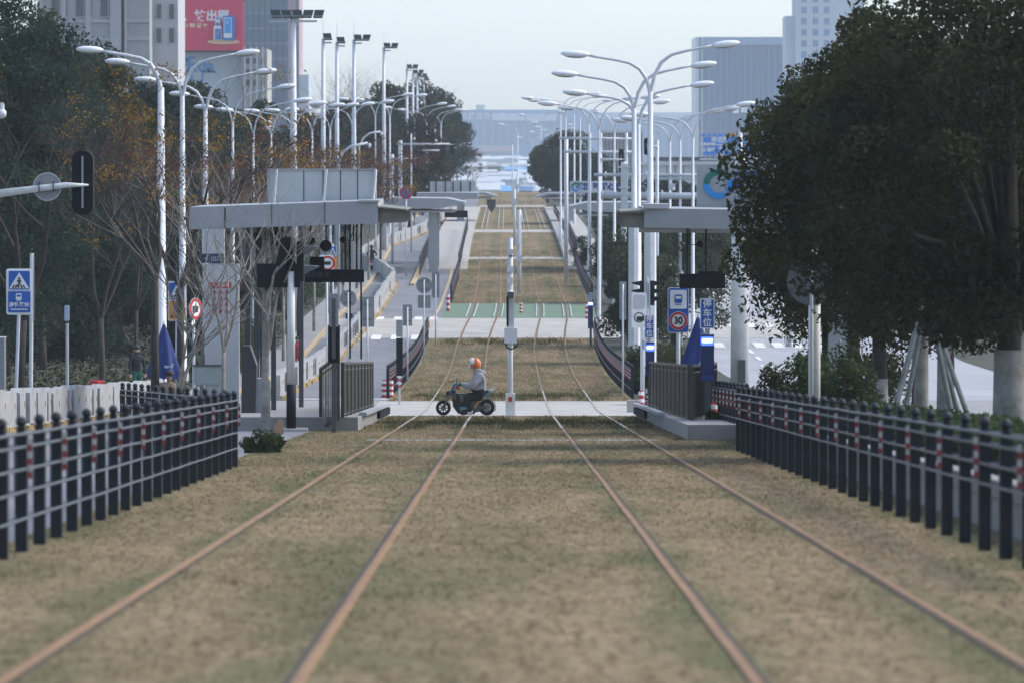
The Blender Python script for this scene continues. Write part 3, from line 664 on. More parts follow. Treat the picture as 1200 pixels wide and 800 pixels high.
def bare(x, s, top, spread, m, label, leaf=None, nleaf=0, seed=0, tr=.07, lime=0, name='bare_tree', group=None, dens=3, lw=.045, gener=4, lean=0.0, first=.28):
    b = G(x, s); H = (rowg(s) - top) / s; g = random.Random(seed); t = thing(name, b, label, 'tree', group)
    mb = MB(); tips = []
    def grow(p, d_, L_, r_, gen):
        q = [p]; rr = [r_]; k = 4
        for i in range(k):
            d_ = (d_ + Vector((g.uniform(-.16, .16), g.uniform(-.16, .16), g.uniform(-.04, .12)))).normalized()
            q.append(q[-1] + d_ * L_ / k); rr.append(r_ * (1 - .62 * (i + 1) / k))
        mb.tube(q, rr, 5 if gen > 1 else 7, cap=False)
        if gen >= 2: tips.extend(q[2:])
        if gen < gener:
            for j in range(dens + (1 if gen == 1 else 0)):
                tt = g.uniform(.3, 1.0); i = min(k - 1, int(tt * k)); a = g.uniform(0, 6.283); up = g.uniform(.35, 1.0)
                nd = (d_ * up + Vector((math.cos(a), math.sin(a), .25)) * spread).normalized(); grow(q[i + 1], nd, L_ * g.uniform(.5, .78), rr[i + 1] * .72 + .002, gen + 1)
    tz = H * first; p0 = b + Vector((lean * tz, 0, tz)); tk = MB(); tk.tube([b + Vector((0, 0, -.05)), b.lerp(p0, .5) + Vector((g.uniform(-.04, .04), 0, 0)), p0], [tr * 1.2, tr, tr * .85], 8)
    tk.build('trunk', m, t, smooth=True)
    for j in range(3):
        a = g.uniform(0, 6.283); grow(p0, Vector((math.cos(a) * spread * .7 + lean, math.sin(a) * spread * .5, 1)).normalized(), H * .42, tr * .75, 1)
    # rescale crown so the top reaches the height wanted
    zm = max(v[2] for v in mb.v); f = (b.z + H - p0.z) / (zm - p0.z)
    mb.v = [(v[0], v[1], p0.z + (v[2] - p0.z) * f) for v in mb.v]; tips = [Vector((v.x, v.y, p0.z + (v.z - p0.z) * f)) for v in tips]
    mb.build('branches', m, t, smooth=True)
    if lime: l0 = MB(); l0.tube([b, b + Vector((0, 0, lime))], [tr * 1.22 + .006, tr * 1.08 + .006], 10); l0.build('limewash_band', LIME, t)
    if leaf and nleaf:
        A = np.array([tuple(v) for v in tips]); nleaf = int(nleaf * 1.6); c = nr.integers(0, len(A), max(4, nleaf // 40)); pts = A[c[nr.integers(0, len(c), nleaf)]] + nr.normal(size=(nleaf, 3)) * np.array([.22, .22, .12])
        leaves('leaves', pts, lw, leaf, t)
    return t
bare(22, 50, 60, .5, BARK, 'bare dark tree with few yellow leaves at the left edge, beside the crossing sign', LF_Y, 260, 1, .11, lean=.04)
bare(118, 40, 95, .5, BARK, 'bare dark tree with yellow leaf tufts behind the cycle path', LF_Y, 500, 2, .09)
bare(182, 47, 85, .45, BARK, 'bare tree with rusty leaves in front of the nearest left lamp', LF_R, 420, 3, .10, first=.4)
bare(212, 44, 60, .42, BARK, 'bare tree with ochre leaf tufts right of the nearest left lamp', LF_Y, 620, 4, .10, first=.35)
bare(236, 49, 150, .5, BARKP, 'pale barked bare tree before the red notice wall', None, 0, 5, .06, lime=.8, dens=4, gener=3, first=.2)
bare(206, 51, 250, .62, BARKP, 'pale many stemmed bare tree beside the closed left parasol', None, 0, 6, .055, first=.12, dens=4, gener=3)
bare(262, 53, 205, .55, BARKP, 'pale bare sapling in front of the notice wall', None, 0, 7, .05, first=.3, dens=4, gener=3)
bare(311, 55, 215, .45, BARKP, 'pale bare tree with limewashed foot beside the end of the left fence', None, 0, 8, .085, lime=1.1, first=.3, dens=4, gener=3)
for i, (x, s, top, lf, n) in enumerate(((160, 33, 150, LF_R, 500), (245, 36, 110, LF_Y, 500), (268, 34, 150, LF_R, 700), (290, 31, 135, LF_R, 800), (312, 29, 160, LF_G, 900), (332, 27, 165, LF_R, 900), (350, 25, 150, LF_Y, 900), (368, 24, 165, LF_R, 1000), (385, 22.5, 170, LF_R, 1000), (402, 21, 160, LF_G, 1000), (418, 19.5, 160, LF_R, 1000), (432, 18.5, 165, LF_Y, 900), (446, 17.5, 150, LF_R, 900), (300, 26, 170, LF_R, 900), (335, 23, 175, LF_Y, 900), (460, 16, 160, LF_R, 900))):
    bare(x, s, top, .42, BARKP if i % 3 else BARK, 'slim bare street tree with %s leaves in the left row, %s from the camera' % ({LF_R: 'rusty', LF_Y: 'ochre', LF_G: 'grey brown'}[lf], ORD[i].replace('nearest', 'the nearest')), lf, n, 200 + i, .07, lime=1.0 if i % 2 else 0, first=.3, dens=3, lw=.065, gener=4)
for i, (x, s, top) in enumerate(((368, 12, 60), (385, 11, 62), (405, 12, 66), (428, 11, 64), (452, 11.5, 72), (463, 12, 76))):
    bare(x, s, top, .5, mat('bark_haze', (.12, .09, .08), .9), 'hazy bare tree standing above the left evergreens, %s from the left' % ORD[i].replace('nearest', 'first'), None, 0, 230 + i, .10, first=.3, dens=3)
for i, (x, s, top) in enumerate(((548, 8.6, 168), (536, 9.2, 172), (556, 8.2, 190))):
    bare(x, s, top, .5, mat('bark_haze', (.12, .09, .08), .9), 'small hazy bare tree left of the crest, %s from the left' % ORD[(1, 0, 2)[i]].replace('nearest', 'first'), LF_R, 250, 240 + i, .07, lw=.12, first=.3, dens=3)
for i, (s, X_, w_, h_) in enumerate(((30, -11.6, 2.2, .9), (27.5, -11.7, 2.4, 1.1), (25.5, -11.6, 2.4, 1.2), (22, -11.8, 2.6, 1.3), (20.5, -11.6, 2.6, 1.2), (19, -12, 2.8, 1.3), (17.5, -12.2, 3, 1.4), (16.5, -12.4, 3, 1.4))):
    bush(XV + X_ * s, s, w_, h_, 4500, .06, LF_M if i % 2 else LF_S, 'low green roadside shrub behind the left pavement, %s from the camera' % ORD[i].replace('nearest', 'the nearest'), seed=300 + i, dep=5)
n = 60000; Yb_ = 120 + 230 * nr.random(n) ** 1.3; Xb = -17.2 - 16 * nr.random(n); Xb = np.where(Yb_ > 186, -11.3 - 22 * nr.random(n), Xb)
Zb = np.interp(Yb_, _fy, _fz) + .05 + .28 * nr.random(n) ** 2 * (np.sin(Xb * 1.9) * np.sin(Yb_ * .6) * .5 + .6)
tag(leaves('ground_cover', np.stack([Xb, Yb_, Zb], 1), .11, mat('litter', (.10, .085, .045), .95, c2=(.035, .045, .02), scale=.5, detail=9, c3=(.16, .12, .07), spec=.1), None), 'brown and green leaf litter and low plants on the bank below the left trees', 'ground cover', kind='stuff')
# weeds at the platform end
for i, (x, s, w, h, lab) in enumerate(((307, 71, .75, .30, 'tuft of weeds at the end of the left fence'), (834, 57, .4, .45, 'tuft of weeds at the foot of the blue cabinet post'))):
    bush(x, s, w, h, 2200, .035, LF_S, lab, 'weeds', 'weed_tuft', 250 + i)

# ---------------------------------------------------------------- fences
def post_mesh(w=.10, h=.97):
    mb = MB(); mb.box(-w / 2, w / 2, -w / 2, w / 2, 0, h); mb.cyl(0, 0, h, h + .03, w * .38, 8); mb.cyl(0, 0, h + .03, h + .042, w * .56, 8); mb.ell((0, 0, h + .085), (w * .47, w * .47, .048), 8, 6); return mb
PM = post_mesh().build('post', NAVY); pm = PM.data; bpy.data.objects.remove(PM); 
mbp = MB()
for k in range(6): mbp.box(-.017, .017, -.012, .012, .60 + k * .055, .655 + k * .055, k % 2)
RM_ = mbp.build('reflector', [REDR, WHR]); rmesh = RM_.data; bpy.data.objects.remove(RM_)
def fence(name, pts, label, side, levels=(.28, .50, .68, .86, .96), every=2, refl=True, group=None, bal=0):
    t = thing(name, pts[0], label, 'fence', group); b0 = WL[t]
    for i, p in enumerate(pts):
        o = bpy.data.objects.new('post', pm); COL.objects.link(o); o.parent = t; o.location = Vector(p) - b0
        if refl and i % every == 0:
            o = bpy.data.objects.new('reflector', rmesh); COL.objects.link(o); o.parent = t; o.location = Vector(p) - b0 + Vector((side * .075, -.05, 0))
    for z in levels:
        mb = MB()
        for a in (-1, 1):
            mb.tube([Vector(p) + Vector((a * .045, 0, z + rnd.uniform(-.004, .004))) for p in pts], .013, 5)
        mb.build('rail', RAILM, t)
    if bal:
        mb = MB()
        for i in range(len(pts) - 1):
            for k in range(1, bal + 1):
                p = Vector(pts[i]).lerp(Vector(pts[i + 1]), k / (bal + 1)); mb.box(p.x - .008, p.x + .008, p.y - .008, p.y + .008, p.z + levels[1], p.z + levels[-1])
        tag(mb.build('baluster', RAILM, t), kind='stuff')
    return t
def line(Xf, Ya, Yb, st):
    k = int((Yb - Ya) / st); return [Vector(((Xf(Y) if callable(Xf) else Xf + cx(Y) - .086), Y, gz(Y))) for Y in (Ya + st * i for i in range(k + 1))]
fence('post_fence', line(-3.93, 38.7, 81.5, 1.78), 'black capped post fence with red and white reflectors along the left of the near track', 1, bal=2)
fence('post_fence', line(3.86, 38.2, 95.5, 1.97), 'long black capped post fence with reflectors along the right of the near track', -1, levels=(.56, .72, .88, .97), bal=0)
fence('post_fence', line(4.38, 104.5, 121.5, 1.9), 'short lower black fence continuing behind the right fence towards the blue cabinet', -1, every=1, levels=(.2, .42, .72, .95))
fence('post_fence', [Vector((-4.2 - 3.2 * i / 13, 84 + 25 * i / 13, gz(84 + 25 * i / 13))) for i in range(14)], 'black post fence slanting off from the left fence towards the red bicycle', 1, every=2)
fence('post_fence', line(-3.95, 186, C20 - 1, 1.95), 'black reflector fence along the left of the hill track below the second crossing', 1, every=1, levels=(.3, .62, .95))
fence('post_fence', line(4.05, 186, C20 - 1, 1.95), 'black reflector fence along the right of the hill track below the second crossing', -1, every=1, levels=(.3, .62, .95))
fence('post_fence', line(4.15, G21 + 3, 560, 4.2), 'dark fence running up the right of the track to the crest', -1, every=1, levels=(.3, .62, .95))
fence('post_fence', line(-3.75, G21 + 2, 372, 3.0), 'dark fence at the left of the upper track below the next platform', 1, every=1, levels=(.3, .62, .95))

# ---------------------------------------------------------------- water barriers on the left
def barrier_mesh():
    mb = MB(); n = 10; top = []
    for i in range(n + 1):
        x = -.7 + 1.4 * i / n; top.append((x, .84 + .05 * math.sin(i / n * math.pi) - (.05 if i in (0, n) else 0)))
    pts = [(-.7, .06), (.7, .06)] + top[::-1]
    mb.prism(pts, -.11, .11)
    mb.prism([(-.68, 0), (.68, 0), (.68, .16), (-.68, .16)], -.2, .2)
    return mb
_t = thing('traffic_barrier', (0, 0, 0), 'x', 'barrier')
bw = barrier_mesh().build('barrier_shell', PLASTW, _t)
mb = MB()
for x in (.42,): mb.box(x - .018, x + .018, -.122, -.108, .48, .62)
bs = mb.build('slot', mat('slot_ochre', (.42, .27, .08), .7), _t)
mb = MB()
for i in range(7): mb.box(-.68 + i * .2, -.68 + i * .2 + .13, -.30, -.14, 0, .13)
bf = mb.build('base_strip', mat('base_ochre', (.62, .42, .14), .7, c2=(.15, .11, .06), scale=6, contrast=.15), _t)
first_b = [True]
def barriers(path, label, group, step=2.05, w=1.4, seed=0):
    g = random.Random(seed); pts = [Vector(p) for p in path]; L = [0]
    for a, b_ in zip(pts, pts[1:]): L.append(L[-1] + (Vector((b_.x, b_.y)) - Vector((a.x, a.y))).length)
    k = int(L[-1] / step)
    for i in range(k):
        q = (i + .5) * step
        j = max(jj for jj in range(len(L) - 1) if L[jj] <= q); a, b_ = pts[j], pts[j + 1]; f = (q - L[j]) / (L[j + 1] - L[j])
        p = a.lerp(b_, f); dz_ = math.atan2(b_.y - a.y, b_.x - a.x); Y = p.y
        z = gz(Y) + (.0)
        sl_ = math.atan2(gz(Y + 1) - gz(Y - 1), 2) * math.sin(dz_)
        if first_b[0]: r_ = _t; first_b[0] = False; r_['label'] = label
        else: r_ = dup(_t, (0, 0, 0), label)
        r_['group'] = group; r_.location = (p.x, Y, z); WL[r_] = Vector((p.x, Y, z)); r_.rotation_euler = (0, -sl_ , dz_ + g.uniform(-.06, .06)); r_.scale = (w, 1, g.uniform(.97, 1.05))
    return
def path_px(l): return [Vector(((x - XV) / s, F / s, 0)) for x, s in l]
barriers([Vector((-10.9, 104, 0)), Vector((-10.4, 125, 0)), Vector((-10.45, 160, 0)), Vector((-10.5, 172, 0))], 'white water filled road barrier with ochre slots between the left fence and the cycle path', 'white barriers beside the near left road')
barriers(path_px([(322, 36.5), (345, 32.9), (400, 25.5), (440, 22.3), (462, 18.7)]), 'white road barrier with ochre base in the line up the left road below the bend', 'white barriers up the left road')
barriers(path_px([(460, 18.6), (450, 17.9), (427, 17.3), (420, 16.8)]), 'white road barrier in the bulge of the line around the left bend', 'white barriers round the bend')
barriers(path_px([(420, 16.75), (439, 16), (470, 15.2), (496, 14.2), (512, 13.2), (530, 11.5)]), 'white road barrier in the far line above the bend of the left road', 'white barriers above the bend')

# ---------------------------------------------------------------- lamps and masts
def rot_pts(mb, k0, c, a):
    ca, sa = math.cos(a), math.sin(a)
    for i in range(k0, len(mb.v)):
        x, y, z = mb.v[i]; x -= c[0]; z -= c[2]; mb.v[i] = (c[0] + x * ca - z * sa, y, c[2] + x * sa + z * ca)
def lamp(x, s, top, label, group, span=2.6, thick=False, arms=(-1, 1), rise=(1.25, 1.6)):
    b = G(x, s); H = (rowg(s) - top) / s; t = thing('street_lamp', b, label, 'street lamp', group)
    zf = H - 1.65; mb = MB(); w = .072 + (.043 if s > 28 else 0) + (.03 if s == 35 and x < 300 else 0)
    mb.tube([b, b + Vector((0, 0, .5)), b + Vector((0, 0, .55)), b + Vector((0, 0, zf))], [w * 1.9, w * 1.9, w * 1.35, w * .75], 10)
    mb.build('pole', WHITE, t, smooth=True)
    if thick: MB().tube([b + Vector((0, 0, .3)), b + Vector((0, 0, thick))], [.21, .20], 8).build('pole_sleeve', WHITE, t)
    for sg in arms:
        rz = rise[0] if sg < 0 else rise[1]
        pr = [(0, -.25), (0.03, .05), (.13, .38), (.34, .68), (.66, .86), (1.1, .95), (1.7, 1.04)]; sc = rz / 1.12
        pts = [b + Vector((sg * px * span / 2.6, 0, zf + pz * sc)) for px, pz in pr] ; end = pts[-1] + Vector((sg * .25 * span / 2.6, 0, .05)); pts.append(end)
        a = MB().tube(pts, [w * .55] * 4 + [w * .48, w * .42, w * .38, w * .36], 7).build('arm', WHITE, t, smooth=True)
        hb = MB(); L = .47 * span / 2.6; c = end + Vector((sg * L * .9, 0, .05)); k0 = 0
        hb.ell(c, (L, .20, .125), 14, 8, 0); hb.ell(c + Vector((0, 0, -.05)), (L * .8, .16, .095), 12, 6, 1)
        rot_pts(hb, 0, c, sg * .12 if sg > 0 else sg * .04)
        h = hb.build('lamp_head', [LAMPW, GREY], a, smooth=True)
    return t
LL = ((189, 35, 45), (214, 32, 60), (241, 29.5, 82), (273, 26.3, 100), (297, 24.5, 116), (318, 23, 120), (345, 21, 122), (366, 19.5, 122), (387, 18.5, 121), (413, 17.5, 118), (440, 16, 110), (457, 15.5, 111), (486, 13.5, 121), (500, 12.2, 124), (510, 11.4, 128), (517, 10.8, 129))
for i, (x, s, tp) in enumerate(LL):
    lamp(x, s, tp, 'white twin armed street lamp in the left row, %s from the camera' % ORD[i].replace('nearest', 'the nearest'), 'street lamps of the left row', arms=(-1,) if i == 0 else (-1, 1))
RL = ((762, 35, 50, 6.3), (743, 32.3, 74, 6.2), (748, 29.6, 97, 0), (702, 24, 112, 0), (720, 22, 118, 0), (690, 19, 114, 0), (657, 15.5, 109, 0), (663, 15, 112, 0), (673, 13.5, 112, 0), (680, 12.5, 117, 0), (634, 9.3, 131, 0))
for i, (x, s, tp, th) in enumerate(RL):
    lamp(x, s, tp, 'white twin armed street lamp beside the right track fence, %s from the camera' % ORD[i].replace('nearest', 'the nearest') if i < 10 else 'lone hazy street lamp standing over the crest just right of the tracks', 'street lamps of the right row', thick=th, span=2.75)
for i, (x, s, tp) in enumerate(((785, 24, 126), (797, 25, 123), (812, 26, 118))):
    lamp(x, s, tp, 'white twin armed street lamp right of the pale wall, %s from the left' % ORD[i].replace('nearest', 'first'), 'street lamps over the right road', rise=(1.0, 1.5))
for i, (x, s, tp) in enumerate(((607, 8.2, 143), (648, 8.0, 146), (641, 7.6, 152), (625, 7.2, 158), (654, 7.0, 150))):
    b = Vector(((x - XV) / s, F / s, gz(F / s))); lamp(x, s, tp, 'tiny hazy street lamp beyond the crest, %s from the left' % ORD[(0, 3, 2, 1, 4)[i]].replace('nearest', 'first'), 'street lamps beyond the crest')
def flood(x, s, top, n, label, bar=None):
    b = G(x, s); H = (rowg(s) - top) / s; t = thing('floodlight_mast', b, label, 'floodlight mast', 'floodlight masts')
    MB().tube([b, b + Vector((0, 0, H))], [.24, .13] if n > 3 else [.20, .10], 10).build('mast', WHITE, t, smooth=True)
    MB().tube([b + Vector((0, 0, H)), b + Vector((0, 0, H + 1.3))], [.02, .008], 5).build('lightning_rod', WHITE, t)
    hw = bar or .5; MB().box(b.x - (hw if n > 3 else .1), b.x + hw, b.y - .04, b.y + .04, b.z + H - .28, b.z + H - .18).build('crossbar', WHITE, t)
    for k in range(n):
        xx = b.x + (-hw + .3 + (2 * hw - .2) * k / (n - 1) if n > 3 else (.25 + .55 * k if n < 3 else -.5 + .55 * k)); fb = MB(); c = (xx, b.y, b.z + H + .12)
        fb.prism([(xx - .28, c[2] - .2), (xx + .16, c[2] - .2), (xx + .28, c[2] + .2), (xx - .2, c[2] + .2)] if k >= n / 2 else [(xx - .16, c[2] - .2), (xx + .28, c[2] - .2), (xx + .2, c[2] + .2), (xx - .28, c[2] + .2)], b.y - .22, b.y + .1); fb.box(xx - .22, xx + .22, b.y - .24, b.y - .22, c[2] - .12, c[2] - .08, 1)
        fb.build('floodlight', [mat('flood_black', (.03, .05, .055), .4), GREY], t)
flood(344, 24, 20, 5, 'tall white floodlight mast with a row of five lamps before the blue tower', 1.15)
for i, (x, s, tp, n) in enumerate(((379, 20, 46, 1), (395, 19, 50, 1), (415, 18.5, 47, 2), (450, 16, 56, 2), (477, 12.5, 80, 2), (484, 12, 86, 2), (489, 11, 90, 2), (497, 10.5, 93, 1))):
    flood(x, s, tp, n, 'slim floodlight mast over the left trees, %s right of the five lamp mast' % ORD[i].replace('nearest', 'first'))

# ---------------------------------------------------------------- signs
def post_to(t, x, s, ytop, r=.04, m=WHITE, name='pole', dy=.06):
    b = G(x, s); MB().cyl(b.x, b.y + dy, b.z, (YH - ytop) / s, r, 10, r2=r * .9).build(name, m, t, smooth=True)
def back_sign(x, s, y0, y1, w, label, round_=False, extra=None, ptop=None):
    b = G(x, s); t = thing('road_sign', b, label, 'road sign'); X = (x - XV) / s; hw = w / 2 / s; z1, z0 = (YH - y0) / s, (YH - y1) / s
    mb = MB()
    if round_: mb.disc((X, b.y, (z0 + z1) / 2), (z1 - z0) / 2, 28, .02)
    else: mb.rrect(X - hw, X + hw, z0, z1, .04, b.y, b.y + .02)
    mb.build('plate_back', SIGNB, t)
    mb = MB(); 
    for zz in (z0 + (z1 - z0) * .25, z0 + (z1 - z0) * .75): mb.box(X - hw * .55, X + hw * .55, b.y - .03, b.y - .001, zz - .015, zz + .015)
    mb.build('bracket', GREYD, t)
    if extra:
        ya, yb, ww = extra; MB().rrect(X - ww / 2 / s, X + ww / 2 / s, (YH - yb) / s, (YH - ya) / s, .03, b.y, b.y + .02).build('lower_plate', SIGNB, t)
    post_to(t, x, s, ptop if ptop else y0 + 3, .035, WHITE, dy=-.06); return t
back_sign(430.5, 33, 348, 383, 16, 'grey back of an oblong road sign right of the platform cabinet')
back_sign(477.5, 31, 357, 382, 11, 'grey back of a narrow road sign at the hill fence foot')
back_sign(497, 27, 325, 344, 19, 'grey backs of a round road sign over a square plate', True, (346, 361, 15))
back_sign(510.5, 25, 319, 349, 9, 'tall narrow grey sign back left of the hill track', False)
back_sign(408, 30, 340, 360, 18, 'round grey sign back by the parked rental bicycle', True)
back_sign(951, 64, 300, 358, 30, 'round grey sign back on a thick white post under the right trees', True, None, 280)
MB().cyl((955 - XV) / 64, F / 64 + .12, G(955, 64).z, (YH - 284) / 64, .11, 12).build('thick_post', WHITEW, [o for o in COL.objects if o.name.startswith('road_sign')][-1], smooth=True)
def walker(mb, X, z, h, y, m=0):
    mb.disc((X + h * .02, y, z + h * .80), h * .12, 12, .01, m)
    mb.prism([(X - h * .12, z + h * .66), (X + h * .12, z + h * .66), (X + h * .3, z + h * .42), (X + h * .1, z + h * .5), (X + h * .08, z + h * .38), (X - h * .08, z + h * .38), (X - h * .1, z + h * .5), (X - h * .3, z + h * .46)], y - .005, y + .005, m)
    mb.prism([(X - h * .08, z + h * .38), (X + h * .04, z + h * .38), (X - h * .18, z), (X - h * .3, z)], y - .005, y + .005, m)
    mb.prism([(X - h * .04, z + h * .38), (X + h * .08, z + h * .38), (X + h * .26, z), (X + h * .14, z)], y - .005, y + .005, m)
def cross_sign(t, X, y, z0, z1, w, border=True):
    MB().rrect(X - w / 2, X + w / 2, z0, z1, .03, y, y + .03).build('plate', SWHITE, t)
    k = .012; MB().rrect(X - w / 2 + k, X + w / 2 - k, z0 + k, z1 - k, .02, y - .006, y - .001).build('face', BLUE, t)
    h = (z1 - z0) * .82; zb = z0 + (z1 - z0) * .08
    MB().prism([(X - w * .45, zb), (X + w * .45, zb), (X, zb + h)], y - .012, y - .007).build('triangle', SWHITE, t)
    mb = MB(); walker(mb, X, zb + h * .12, h * .62, y - .018)
    for q in (-.32, -.19, -.06, .09, .22): mb.prism([(X + w * q, zb + .02 * h), (X + w * (q + .07), zb + .02 * h), (X + w * (q * .75 + .04), zb + h * .22), (X + w * (q * .75 - .02), zb + h * .22)], y - .02, y - .013)
    mb.build('pedestrian_mark', SBLACK, t)
def tram_front(t, X, z, w, y, m=SWHITE, m2=BLUE):
    MB().rrect(X - w / 2, X + w / 2, z - w * .55, z + w * .6, w * .2, y - .012, y - .007).build('tram_mark', m, t)
    MB().rrect(X - w * .36, X + w * .36, z + .02 * w, z + w * .38, w * .08, y - .018, y - .013).build('tram_windscreen', m2, t)
    MB().box(X - w * .4, X + w * .4, y - .012, y - .007, z - w * .78, z - w * .68).build('tram_rail_mark', m, t)
s = 52; b = G(22, s); t = thing('crossing_sign', b, 'blue pedestrian and tram crossing sign on white posts at the left edge', 'road sign')
X = (22 - XV) / s; y = b.y
MB().rrect(X - .285, X + .285, (YH - 369) / s, (YH - 315) / s, .05, y, y + .03).build('plate', SWHITE, t)
cross_sign(t, X + .01, y - .02, (YH - 340) / s, (YH - 317) / s, .50)
MB().box(X - .24, X + .26, y - .03, y - .004, (YH - 366) / s, (YH - 341.5) / s).build('lower_face', BLUE, t)
tram_front(t, X, (YH - 348) / s, .13, y - .03)
text('南竹路站', .115, (X + .01, y - .036, (YH - 357.5) / s), SWHITE, t, bold=.003); text('Nanzhu Rd Station', .05, (X + .01, y - .036, (YH - 362.5) / s), SWHITE, t, bold=.002)
MB().tube([G(16.5, s) + Vector((0, .08, 0)), P(21.5, 369, s) + Vector((0, .08, 0))], .04, 10).build('pole', WHITE, t)
MB().tube([G(34.5, s) + Vector((0, .2, 0)), P(36.5, 297, s) + Vector((0, .2, 0))], .045, 10).build('pole', WHITE, t)
MB().box((38 - XV) / s, (39.5 - XV) / s, y + .18, y + .2, (YH - 376) / s, (YH - 300) / s).build('side_plate', SIGNB, t)
s = 44; b = G(207, s); y = b.y; X = (207 - XV) / s; t = thing('crossing_sign', b, 'white edged sign, blue crossing above orange warning, between the pale bare trees', 'road sign')
MB().rrect(X - .235, X + .245, (YH - 376) / s, (YH - 329.5) / s, .04, y, y + .03).build('plate', SWHITE, t)
cross_sign(t, X, y - .02, (YH - 351.5) / s, (YH - 331) / s, .42)
MB().box(X - .21, X + .21, y - .03, y - .004, (YH - 374.5) / s, (YH - 353) / s).build('warning_face', ORANGE, t)
mb = MB(); z0, z1 = (YH - 372) / s, (YH - 355) / s; mb.prism([(X - .17, z0), (X + .17, z0), (X, z1), (X, z1 - .06), (X + .115, z0 + .03), (X - .115, z0 + .03), (X, z1 - .06), (X, z1)], y - .036, y - .031); walker(mb, X, z0 + .05, .18, y - .04); mb.build('warning_mark', SBLACK, t)
post_to(t, 207, s, 376, .045)
s = 43; b = G(229, s); y = b.y; t = thing('round_sign', b, 'round white sign with a red ring half hidden by the pale bare trees', 'road sign'); c = P(229, 362, s)
MB().disc((c.x, y, c.z), .30, 28, .02).build('plate', SWHITE, t); MB().ring((c.x, y - .016, c.z), .21, .29, .01).build('red_ring', SRED, t); MB().rrect(c.x - .16, c.x + .1, c.z - .1, c.z + .08, .03, y - .02, y - .012).build('mark', SBLACK, t); MB().box(c.x - .22, c.x - .05, y - .02, y - .01, c.z - .42, c.z - .3).build('tag_plate', SWHITE, t); post_to(t, 229, s, 352, .04); t.rotation_euler = (0, 0, R(58))
# distant crossing sign seen under the left roof
s = 36; b = G(390, s); y = b.y; X = (390 - XV) / s; t = thing('crossing_sign', b, 'small blue crossing sign with orange plate seen under the left shelter roof', 'road sign')
cross_sign(t, X, y - .02, (YH - 300) / s, (YH - 288.5) / s, .25); MB().box(X - .13, X + .14, y - .02, y, (YH - 315) / s, (YH - 301.5) / s).build('warning_face', ORANGE, t); post_to(t, 390, s, 286, .03)
s = 40; b = G(383, s); y = b.y; X = (383 - XV) / s; t = thing('limit_sign', b, 'round red ringed vehicle sign on a white plate under the left shelter roof', 'road sign')
MB().rrect(X - .22, X + .2, (YH - 319) / s, (YH - 299) / s, .03, y, y + .02).build('plate', SWHITE, t); c = P(384, 308.5, s); MB().ring((c.x, y - .01, c.z), .155, .21, .01).build('red_ring', SRED, t); MB().rrect(c.x - .1, c.x + .09, c.z - .05, c.z + .05, .02, y - .02, y - .012).build('vehicle_mark', SBLACK, t); post_to(t, 383, s, 300, .035)
# no stopping sign on the hill
s = 18; b = G(476, s); y = b.y; c = P(476, 226, s); t = thing('no_stopping_sign', b, 'round blue sign with red ring and cross beside the white van on the hill', 'road sign')
MB().disc((c.x, y, c.z), .42, 24, .03).build('plate', BLUE, t); MB().ring((c.x, y - .02, c.z), .33, .43, .01).build('red_ring', SRED, t); MB().beam(c + Vector((-.26, -.03, -.26)), c + Vector((.26, -.03, .26)), .01, .09).beam(c + Vector((-.26, -.03, .26)), c + Vector((.26, -.03, -.26)), .01, .09).build('cross_bar', SRED, t); post_to(t, 476, s, 230, .05)

# tram stop and 30 sign
s = 46; b = G(795, s); y = b.y; X = (795 - XV) / s; t = thing('speed_sign', b, 'blue framed sign with tram symbol over a 30 speed limit ring', 'road sign')
MB().rrect(X - .27, X + .27, (YH - 390) / s, (YH - 337) / s, .07, y, y + .03).build('plate', SWHITE, t)
MB().rrect(X - .255, X + .255, (YH - 389.2) / s, (YH - 337.8) / s, .06, y - .006, y - .001).build('face', BLUE, t)
MB().rrect(X - .215, X + .215, (YH - 362) / s, (YH - 340) / s, .03, y - .012, y - .007).build('tram_field', SWHITE, t)
tram_front(t, X, (YH - 350.5) / s, .19, y - .012, BLUE, SWHITE)
c = P(795, 376, s); MB().disc((c.x, y - .016, c.z), .235, 32, .008).build('ring_edge', SWHITE, t); MB().ring((c.x, y - .026, c.z), .165, .225, .006).build('red_ring', SRED, t)
text('30', .26, (c.x, y - .028, c.z), SBLACK, t, bold=.008, sx=.85)
post_to(t, 795, s, 340, .055)
